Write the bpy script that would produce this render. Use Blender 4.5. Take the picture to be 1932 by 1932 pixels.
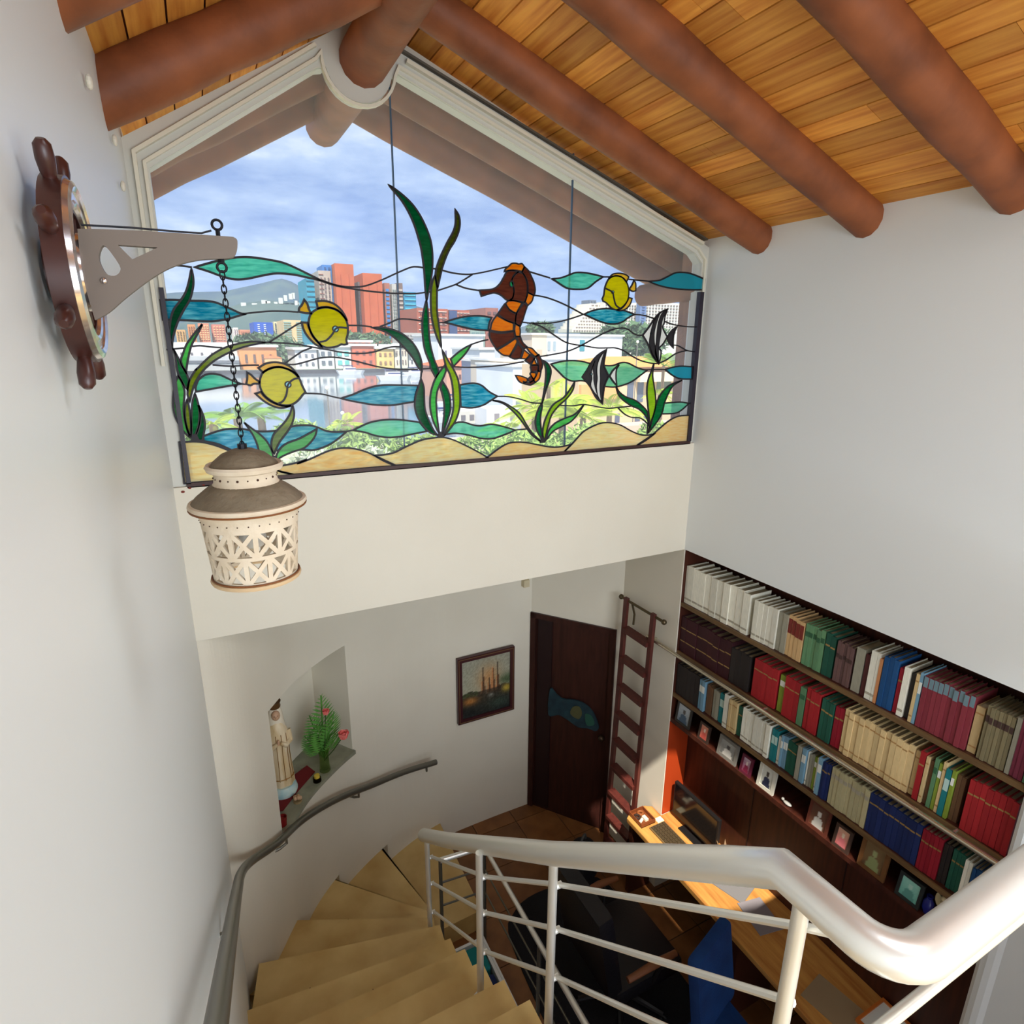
import bpy, bmesh, math, random
from mathutils import Vector, Matrix
from mathutils.geometry import tessellate_polygon

random.seed(7)
for o in list(bpy.data.objects):
    bpy.data.objects.remove(o, do_unlink=True)
scene = bpy.context.scene
COL = scene.collection

# ------------------------------------------------------------------ camera
YAW, PITCH, ROLL, FPX = 0.47335, 0.27338, -0.007195, 1126.02
_cy, _sy, _cp, _sp = math.cos(YAW), math.sin(YAW), math.cos(PITCH), math.sin(PITCH)
FWD = Vector((_sy * _cp, _cy * _cp, -_sp))
_r = Vector((_cy, -_sy, 0.0))
_d = FWD.cross(_r)
RIGHT = math.cos(ROLL) * _r + math.sin(ROLL) * _d
DOWN = -math.sin(ROLL) * _r + math.cos(ROLL) * _d
cam_data = bpy.data.cameras.new('camera')
cam_data.sensor_fit = 'HORIZONTAL'
cam_data.sensor_width = 36.0
cam_data.lens = FPX / 1932.0 * 36.0
cam_data.clip_start = 0.02
cam_data.clip_end = 6000.0
cam = bpy.data.objects.new('camera', cam_data)
M = Matrix((RIGHT, -DOWN, -FWD)).transposed().to_4x4()
cam.matrix_world = M
COL.objects.link(cam)
scene.camera = cam


def ray(px, py):
    return (px - 966.0) / FPX * RIGHT + (py - 966.0) / FPX * DOWN + FWD


def atY(px, py, y):          # the point of the place that lies in this direction, y metres ahead
    v = ray(px, py)
    return v * (y / v.y)


def atX(px, py, x):
    v = ray(px, py)
    return v * (x / v.x)


def atZ(px, py, z):
    v = ray(px, py)
    return v * (z / v.z)


# ------------------------------------------------------------------ world, sun, added fill lamps
def lin(c):
    return tuple(((x / 255.0) / 12.92 if x / 255.0 <= 0.04045 else ((x / 255.0 + 0.055) / 1.055) ** 2.4) for x in c)


world = bpy.data.worlds.new('sky')
scene.world = world
world.use_nodes = True
nt = world.node_tree
nt.nodes.clear()
w_out = nt.nodes.new('ShaderNodeOutputWorld')
w_bg = nt.nodes.new('ShaderNodeBackground')
w_tc = nt.nodes.new('ShaderNodeTexCoord')
w_map = nt.nodes.new('ShaderNodeMapping')
w_map.inputs['Scale'].default_value = (2.2, 2.2, 7.5)
w_map.inputs['Location'].default_value = (0.3, 0.1, 0.4)
w_n = nt.nodes.new('ShaderNodeTexNoise')
w_n.inputs['Scale'].default_value = 1.7
w_n.inputs['Detail'].default_value = 7.0
w_n.inputs['Roughness'].default_value = 0.6
w_r = nt.nodes.new('ShaderNodeValToRGB')
w_r.color_ramp.elements[0].position = 0.36
w_r.color_ramp.elements[0].color = lin((138, 166, 214)) + (1,)
w_r.color_ramp.elements[1].position = 0.70
w_r.color_ramp.elements[1].color = lin((228, 236, 248)) + (1,)
e = w_r.color_ramp.elements.new(0.52)
e.color = lin((174, 196, 230)) + (1,)
nt.links.new(w_tc.outputs['Generated'], w_map.inputs['Vector'])
nt.links.new(w_map.outputs['Vector'], w_n.inputs['Vector'])
nt.links.new(w_n.outputs['Fac'], w_r.inputs['Fac'])
nt.links.new(w_r.outputs['Color'], w_bg.inputs['Color'])
nt.links.new(w_bg.outputs['Background'], w_out.inputs['Surface'])
w_bg.inputs['Strength'].default_value = 1.42

SUN_DIR = Vector((0.31, 0.62, -1.0)).normalized()
sun_data = bpy.data.lights.new('sun', 'SUN')
sun_data.energy = 7.2
sun_data.angle = math.radians(0.6)
sun_data.color = (1.0, 0.93, 0.82)
sun = bpy.data.objects.new('sun', sun_data)
sun.rotation_euler = SUN_DIR.to_track_quat('-Z', 'Y').to_euler()
sun.location = (0, -5, 12)
COL.objects.link(sun)


def area(name, loc, aim, sx, sy, power, color):
    d = bpy.data.lights.new(name, 'AREA')
    d.shape = 'RECTANGLE'
    d.size, d.size_y = sx, sy
    d.energy = power
    d.color = color
    o = bpy.data.objects.new(name, d)
    o.location = loc
    o.rotation_euler = (Vector(aim) - Vector(loc)).to_track_quat('-Z', 'Z').to_euler()
    COL.objects.link(o)
    return o


# added fill lamps at made-up rear openings, one per floor; another boosts the skylight
area('rear_fill_upper', (1.4, -2.05, -0.72), (1.4, 3.0, -1.35), 2.6, 1.6, 53.0, (0.88, 0.95, 1.0)).data.spread = math.radians(105)
area('skylight_fill', (1.35, -0.3, 1.16), (1.5, 0.1, -3.0), 0.5, 1.0, 20.0, (0.95, 0.98, 1.0))
area('rear_fill_lower', (1.3, -2.05, -3.1), (1.3, 3.6, -3.3), 2.4, 1.6, 13.0, (1.0, 0.95, 0.86))

vs = scene.view_settings
vs.view_transform = 'Standard'
vs.look = 'None'
vs.exposure = 0.1
vs.gamma = 1.0
vs.use_curve_mapping = False

# ------------------------------------------------------------------ materials
MATS = {}


def mat(name, color, rough=0.6, metal=0.0, spec=0.4, noise=None, bump=None, emit=None, coat=0.0, var=0.0):
    """noise=(scale, other colour, stretch xyz); bump=(scale, strength); var: tone change from piece to piece"""
    if name in MATS:
        return MATS[name]
    m = bpy.data.materials.new(name)
    m.use_nodes = True
    t = m.node_tree
    b = t.nodes['Principled BSDF']
    b.inputs['Roughness'].default_value = rough
    b.inputs['Metallic'].default_value = metal
    b.inputs['Specular IOR Level'].default_value = spec
    b.inputs['Coat Weight'].default_value = coat
    c1 = lin(color) + (1,)
    b.inputs['Base Color'].default_value = c1
    last = None
    if noise or bump:
        tc = t.nodes.new('ShaderNodeTexCoord')
    if noise:
        sc, c2, st = noise
        mp = t.nodes.new('ShaderNodeMapping')
        mp.inputs['Scale'].default_value = st
        n = t.nodes.new('ShaderNodeTexNoise')
        n.inputs['Scale'].default_value = sc
        n.inputs['Detail'].default_value = 5
        r = t.nodes.new('ShaderNodeValToRGB')
        r.color_ramp.elements[0].position = 0.33
        r.color_ramp.elements[1].position = 0.68
        r.color_ramp.elements[0].color = c1
        r.color_ramp.elements[1].color = lin(c2) + (1,)
        t.links.new(tc.outputs['Object'], mp.inputs['Vector'])
        t.links.new(mp.outputs['Vector'], n.inputs['Vector'])
        t.links.new(n.outputs['Fac'], r.inputs['Fac'])
        last = r.outputs['Color']
    if var:
        oi = t.nodes.new('ShaderNodeObjectInfo')
        mr = t.nodes.new('ShaderNodeMapRange')
        mr.inputs['To Min'].default_value = 1.0 - var
        mr.inputs['To Max'].default_value = 1.0 + var
        hs = t.nodes.new('ShaderNodeHueSaturation')
        hs.inputs['Color'].default_value = c1
        t.links.new(oi.outputs['Random'], mr.inputs['Value'])
        t.links.new(mr.outputs['Result'], hs.inputs['Value'])
        if last:
            t.links.new(last, hs.inputs['Color'])
        last = hs.outputs['Color']
    if last:
        t.links.new(last, b.inputs['Base Color'])
    if bump:
        n2 = t.nodes.new('ShaderNodeTexNoise')
        n2.inputs['Scale'].default_value = bump[0]
        n2.inputs['Detail'].default_value = 4
        bp = t.nodes.new('ShaderNodeBump')
        bp.inputs['Strength'].default_value = bump[1]
        bp.inputs['Distance'].default_value = 0.01
        t.links.new(tc.outputs['Object'], n2.inputs['Vector'])
        t.links.new(n2.outputs['Fac'], bp.inputs['Height'])
        t.links.new(bp.outputs['Normal'], b.inputs['Normal'])
    if emit:
        b.inputs['Emission Color'].default_value = lin(emit[0]) + (1,)
        b.inputs['Emission Strength'].default_value = emit[1]
    MATS[name] = m
    return m


def glass_mat(name, color, clear=0.45, streak=None, milk=0.0, gloss=0.008):
    """coloured window glass: part see-through, part milky"""
    if name in MATS:
        return MATS[name]
    m = bpy.data.materials.new(name)
    m.use_nodes = True
    t = m.node_tree
    t.nodes.clear()
    out = t.nodes.new('ShaderNodeOutputMaterial')
    tr = t.nodes.new('ShaderNodeBsdfTransparent')
    tl = t.nodes.new('ShaderNodeBsdfTranslucent')
    gl = t.nodes.new('ShaderNodeBsdfGlossy')
    gl.inputs['Roughness'].default_value = 0.08
    m1 = t.nodes.new('ShaderNodeMixShader')
    m2 = t.nodes.new('ShaderNodeMixShader')
    c = lin(color) + (1,)
    m1.inputs['Fac'].default_value = clear
    m2.inputs['Fac'].default_value = gloss
    df = t.nodes.new('ShaderNodeBsdfDiffuse')
    df.inputs['Color'].default_value = c
    m0 = t.nodes.new('ShaderNodeMixShader')
    m0.inputs['Fac'].default_value = milk
    tr.inputs['Color'].default_value = c
    tl.inputs['Color'].default_value = c
    if streak:
        tc = t.nodes.new('ShaderNodeTexCoord')
        mp = t.nodes.new('ShaderNodeMapping')
        mp.inputs['Scale'].default_value = (9, 9, 55)
        n = t.nodes.new('ShaderNodeTexNoise')
        n.inputs['Scale'].default_value = 1.6
        n.inputs['Detail'].default_value = 4
        r = t.nodes.new('ShaderNodeValToRGB')
        r.color_ramp.elements[0].position = 0.4
        r.color_ramp.elements[1].position = 0.72
        r.color_ramp.elements[0].color = c
        r.color_ramp.elements[1].color = lin(streak) + (1,)
        t.links.new(tc.outputs['Object'], mp.inputs['Vector'])
        t.links.new(mp.outputs['Vector'], n.inputs['Vector'])
        t.links.new(n.outputs['Fac'], r.inputs['Fac'])
        t.links.new(r.outputs['Color'], tr.inputs['Color'])
        t.links.new(r.outputs['Color'], tl.inputs['Color'])
        t.links.new(r.outputs['Color'], df.inputs['Color'])
    t.links.new(tl.outputs[0], m0.inputs[1])
    t.links.new(df.outputs[0], m0.inputs[2])
    t.links.new(m0.outputs[0], m1.inputs[1])
    t.links.new(tr.outputs[0], m1.inputs[2])
    t.links.new(m1.outputs[0], m2.inputs[1])
    t.links.new(gl.outputs[0], m2.inputs[2])
    t.links.new(m2.outputs[0], out.inputs['Surface'])
    MATS[name] = m
    return m


def print_mat(name):
    """flat print: the colours are stored per vertex of the printed sheet"""
    if name in MATS:
        return MATS[name]
    m = bpy.data.materials.new(name)
    m.use_nodes = True
    t = m.node_tree
    a = t.nodes.new('ShaderNodeVertexColor')
    a.layer_name = 'print'
    t.links.new(a.outputs['Color'], t.nodes['Principled BSDF'].inputs['Base Color'])
    t.nodes['Principled BSDF'].inputs['Roughness'].default_value = 0.45
    MATS[name] = m
    return m


# ------------------------------------------------------------------ building helpers
def wloc(o):
    v = Vector((0, 0, 0))
    while o is not None:
        v += o.location
        o = o.parent
    return v


def tag(o, label=None, cat=None, group=None, kind=None):
    if label: o['label'] = label
    if cat: o['category'] = cat
    if group: o['group'] = group
    if kind: o['kind'] = kind
    return o


def thing(name, loc, label=None, cat=None, group=None, kind=None):
    o = bpy.data.objects.new(name, None)
    o.empty_display_size = 0.05
    o.location = loc
    COL.objects.link(o)
    return tag(o, label, cat, group, kind)


class MB:
    def __init__(self):
        self.v, self.f = [], []

    def add(self, vs, fs):
        n = len(self.v)
        self.v += [Vector(p) for p in vs]
        self.f += [tuple(i + n for i in q) for q in fs]
        return self

    def box(self, lo, hi):
        x0, y0, z0 = lo
        x1, y1, z1 = hi
        return self.add([(x0, y0, z0), (x1, y0, z0), (x1, y1, z0), (x0, y1, z0), (x0, y0, z1), (x1, y0, z1), (x1, y1, z1), (x0, y1, z1)],
                        [(0, 3, 2, 1), (4, 5, 6, 7), (0, 1, 5, 4), (1, 2, 6, 5), (2, 3, 7, 6), (3, 0, 4, 7)])

    def obox(self, c, ax, ay, az):
        """box with centre c and half-axis vectors"""
        c, ax, ay, az = Vector(c), Vector(ax), Vector(ay), Vector(az)
        p = [c + sx * ax + sy * ay + sz * az for sz in (-1, 1) for (sx, sy) in ((-1, -1), (1, -1), (1, 1), (-1, 1))]
        return self.add(p, [(0, 3, 2, 1), (4, 5, 6, 7), (0, 1, 5, 4), (1, 2, 6, 5), (2, 3, 7, 6), (3, 0, 4, 7)])

    def prism(self, poly, z0, z1):
        n = len(poly)
        vs = [(p[0], p[1], z0) for p in poly] + [(p[0], p[1], z1) for p in poly]
        fs = [(i, (i + 1) % n, n + (i + 1) % n, n + i) for i in range(n)]
        tri = tessellate_polygon([[Vector((p[0], p[1], 0)) for p in poly]])
        fs += [tuple(t) for t in tri] + [tuple(n + i for i in t) for t in tri]
        return self.add(vs, fs)

    def plate(self, outer, holes, f3, d0, d1):
        loops = [outer] + list(holes)
        allp = [p for l in loops for p in l]
        n = len(allp)
        tri = tessellate_polygon([[Vector((p[0], p[1], 0)) for p in l] for l in loops])
        vs = [f3(p[0], p[1], d0) for p in allp] + [f3(p[0], p[1], d1) for p in allp]
        fs = [tuple(t) for t in tri] + [tuple(n + i for i in t) for t in tri]
        s = 0
        for l in loops:
            k = len(l)
            fs += [(s + i, s + (i + 1) % k, n + s + (i + 1) % k, n + s + i) for i in range(k)]
            s += k
        return self.add(vs, fs)

    def ribbon(self, pts, w, closed, f3, d0, d1):
        P = [Vector((p[0], p[1])) for p in pts]
        n = len(P)
        L, R = [], []
        for i in range(n):
            a = P[(i - 1) % n] if (closed or i > 0) else P[i]
            b = P[(i + 1) % n] if (closed or i < n - 1) else P[i]
            t1 = (P[i] - a)
            t2 = (b - P[i])
            t1 = t1.normalized() if t1.length > 1e-9 else t2.normalized()
            t2 = t2.normalized() if t2.length > 1e-9 else t1
            t = (t1 + t2)
            t = t.normalized() if t.length > 0.3 else t1
            nn = Vector((-t.y, t.x))
            k = max(0.5, nn.dot(Vector((-t1.y, t1.x))))
            L.append(P[i] + nn * w / 2 / k)
            R.append(P[i] - nn * w / 2 / k)
        m = n if closed else n - 1
        vs = [f3(p.x, p.y, d0) for p in L] + [f3(p.x, p.y, d0) for p in R] + [f3(p.x, p.y, d1) for p in L] + [f3(p.x, p.y, d1) for p in R]
        fs = []
        for i in range(m):
            j = (i + 1) % n
            fs += [(i, j, n + j, n + i), (2 * n + i, 3 * n + i, 3 * n + j, 2 * n + j), (i, 2 * n + i, 2 * n + j, j), (n + i, n + j, 3 * n + j, 3 * n + i)]
        if not closed:
            fs += [(0, n, 3 * n, 2 * n), (n - 1, 3 * n - 1, 4 * n - 1, 2 * n - 1)]
        return self.add(vs, fs)

    def tube(self, path, r, n=10, cap=True):
        P = [Vector(p) for p in path]
        rs = r if isinstance(r, (list, tuple)) else [r] * len(P)
        rings = []
        ref = None
        for i, p in enumerate(P):
            if i == 0: t = P[1] - P[0]
            elif i == len(P) - 1: t = P[-1] - P[-2]
            else: t = (P[i + 1] - P[i]).normalized() + (P[i] - P[i - 1]).normalized()
            t.normalize()
            if ref is None:
                ref = Vector((0, 0, 1)) if abs(t.z) < 0.9 else Vector((1, 0, 0))
            a = (ref - t * ref.dot(t)).normalized()
            ref = a
            b = t.cross(a)
            rings.append([p + rs[i] * (math.cos(2 * math.pi * k / n) * a + math.sin(2 * math.pi * k / n) * b) for k in range(n)])
        vs = [q for rg in rings for q in rg]
        fs = []
        for i in range(len(P) - 1):
            for k in range(n):
                fs.append((i * n + k, i * n + (k + 1) % n, (i + 1) * n + (k + 1) % n, (i + 1) * n + k))
        if cap:
            fs.append(tuple(range(n - 1, -1, -1)))
            fs.append(tuple((len(P) - 1) * n + k for k in range(n)))
        return self.add(vs, fs)

    def lathe(self, c, prof, n=24, sx=1.0, sy=1.0):
        c = Vector(c)
        vs, fs = [], []
        for (r, z) in prof:
            for k in range(n):
                a = 2 * math.pi * k / n
                vs.append(c + Vector((r * sx * math.cos(a), r * sy * math.sin(a), z)))
        for i in range(len(prof) - 1):
            for k in range(n):
                fs.append((i * n + k, i * n + (k + 1) % n, (i + 1) * n + (k + 1) % n, (i + 1) * n + k))
        if prof[0][0] > 1e-6: fs.append(tuple(range(n - 1, -1, -1)))
        if prof[-1][0] > 1e-6: fs.append(tuple((len(prof) - 1) * n + k for k in range(n)))
        return self.add(vs, fs)

    def ball(self, c, rx, ry=None, rz=None, n=12):
        ry = rx if ry is None else ry
        rz = rx if rz is None else rz
        m = max(5, n // 2)
        prof = [(max(1e-7, math.sin(math.pi * i / m)), -math.cos(math.pi * i / m)) for i in range(m + 1)]
        s = MB().lathe((0, 0, 0), prof, n)
        return self.add([Vector(c) + Vector((p.x * rx, p.y * ry, p.z * rz)) for p in s.v], s.f)

    def torus(self, c, ax1, ax2, R, r, n=14, k=6, s2=1.0):
        ax1, ax2, c = Vector(ax1).normalized(), Vector(ax2).normalized(), Vector(c)
        ax3 = ax1.cross(ax2)
        vs, fs = [], []
        for i in range(n):
            a = 2 * math.pi * i / n
            d = math.cos(a) * ax1 + math.sin(a) * s2 * ax2
            o = (math.cos(a) * ax1 + math.sin(a) * ax2).normalized()
            for j in range(k):
                b = 2 * math.pi * j / k
                vs.append(c + R * d + r * (math.cos(b) * o + math.sin(b) * ax3))
        for i in range(n):
            for j in range(k):
                fs.append((i * k + j, ((i + 1) % n) * k + j, ((i + 1) % n) * k + (j + 1) % k, i * k + (j + 1) % k))
        return self.add(vs, fs)

    def build(self, name, material, parent=None, smooth=False, label=None, cat=None, group=None, kind=None, origin=None, bevel=0.0):
        if parent is not None:
            off = wloc(parent)
            loc = Vector((0, 0, 0))
        else:
            lo = Vector([min(p[i] for p in self.v) for i in range(3)])
            hi = Vector([max(p[i] for p in self.v) for i in range(3)])
            off = Vector(((lo.x + hi.x) / 2, (lo.y + hi.y) / 2, lo.z)) if origin is None else Vector(origin)
            loc = off
        me = bpy.data.meshes.new(name)
        me.from_pydata([p - off for p in self.v], [], self.f)
        bm = bmesh.new()
        bm.from_mesh(me)
        bmesh.ops.recalc_face_normals(bm, faces=bm.faces)
        if bevel:
            bmesh.ops.bevel(bm, geom=[e for e in bm.edges if e.calc_face_angle(0) > 0.6], offset=bevel, segments=2, affect='EDGES', profile=0.7)
        bm.to_mesh(me)
        bm.free()
        if smooth:
            for p in me.polygons: p.use_smooth = True
            if hasattr(me, 'set_sharp_from_angle'):
                me.set_sharp_from_angle(angle=0.75)
        me.materials.append(material)
        o = bpy.data.objects.new(name, me)
        o.location = loc
        o.parent = parent
        COL.objects.link(o)
        return tag(o, label, cat, group, kind)


def copy_tree(o, parent=None):
    c = o.copy()
    COL.objects.link(c)
    c.parent = parent
    for ch in list(o.children):
        copy_tree(ch, c)
    return c


def smooth_pts(pts, closed=True, n=4):
    """Catmull-Rom through the points; a third value marks a sharp corner"""
    P = [Vector((p[0], p[1])) for p in pts]
    C = [len(p) > 2 for p in pts]
    N = len(P)
    out = []
    rng = N if closed else N - 1
    for i in range(rng):
        j = (i + 1) % N
        p1, p2 = P[i], P[j]
        p0 = p1 + (p1 - p2) * 0.3 if (C[i] or (not closed and i == 0)) else P[(i - 1) % N]
        p3 = p2 + (p2 - p1) * 0.3 if (C[j] or (not closed and j == N - 1)) else P[(j + 1) % N]
        for k in range(n):
            t = k / n
            out.append(0.5 * ((2 * p1) + (p2 - p0) * t + (2 * p0 - 5 * p1 + 4 * p2 - p3) * t * t + (3 * p1 - p0 - 3 * p2 + p3) * t ** 3))
    if not closed:
        out.append(P[-1])
    return [(p.x, p.y) for p in out]


def sheet(name, corner, u, v, nu, nv, func, parent=None, **kw):
    """flat printed sheet: func(s, t) gives the sRGB colour, s along u, t along v"""
    corner, u, v = Vector(corner), Vector(u), Vector(v)
    off = wloc(parent) if parent else corner
    me = bpy.data.meshes.new(name)
    vs = [corner + u * (i / nu) + v * (j / nv) - off for j in range(nv + 1) for i in range(nu + 1)]
    fs = [(j * (nu + 1) + i, j * (nu + 1) + i + 1, (j + 1) * (nu + 1) + i + 1, (j + 1) * (nu + 1) + i) for j in range(nv) for i in range(nu)]
    me.from_pydata(vs, [], fs)
    at = me.color_attributes.new('print', 'FLOAT_COLOR', 'POINT')
    k = 0
    for j in range(nv + 1):
        for i in range(nu + 1):
            at.data[k].color = lin(tuple(max(0, min(255, c)) for c in func(i / nu, j / nv))) + (1,)
            k += 1
    me.materials.append(print_mat('flat_print'))
    o = bpy.data.objects.new(name, me)
    if parent: o.parent = parent
    else: o.location = corner
    COL.objects.link(o)
    return tag(o, **kw)


ORD = ['first', 'second', 'third', 'fourth', 'fifth', 'sixth', 'seventh', 'eighth', 'ninth', 'tenth', 'eleventh', 'twelfth', 'thirteenth', 'fourteenth', 'fifteenth', 'sixteenth', 'seventeenth', 'eighteenth', 'nineteenth', 'twentieth', 'twenty-first', 'twenty-second', 'twenty-third', 'twenty-fourth', 'twenty-fifth', 'twenty-sixth']
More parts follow.
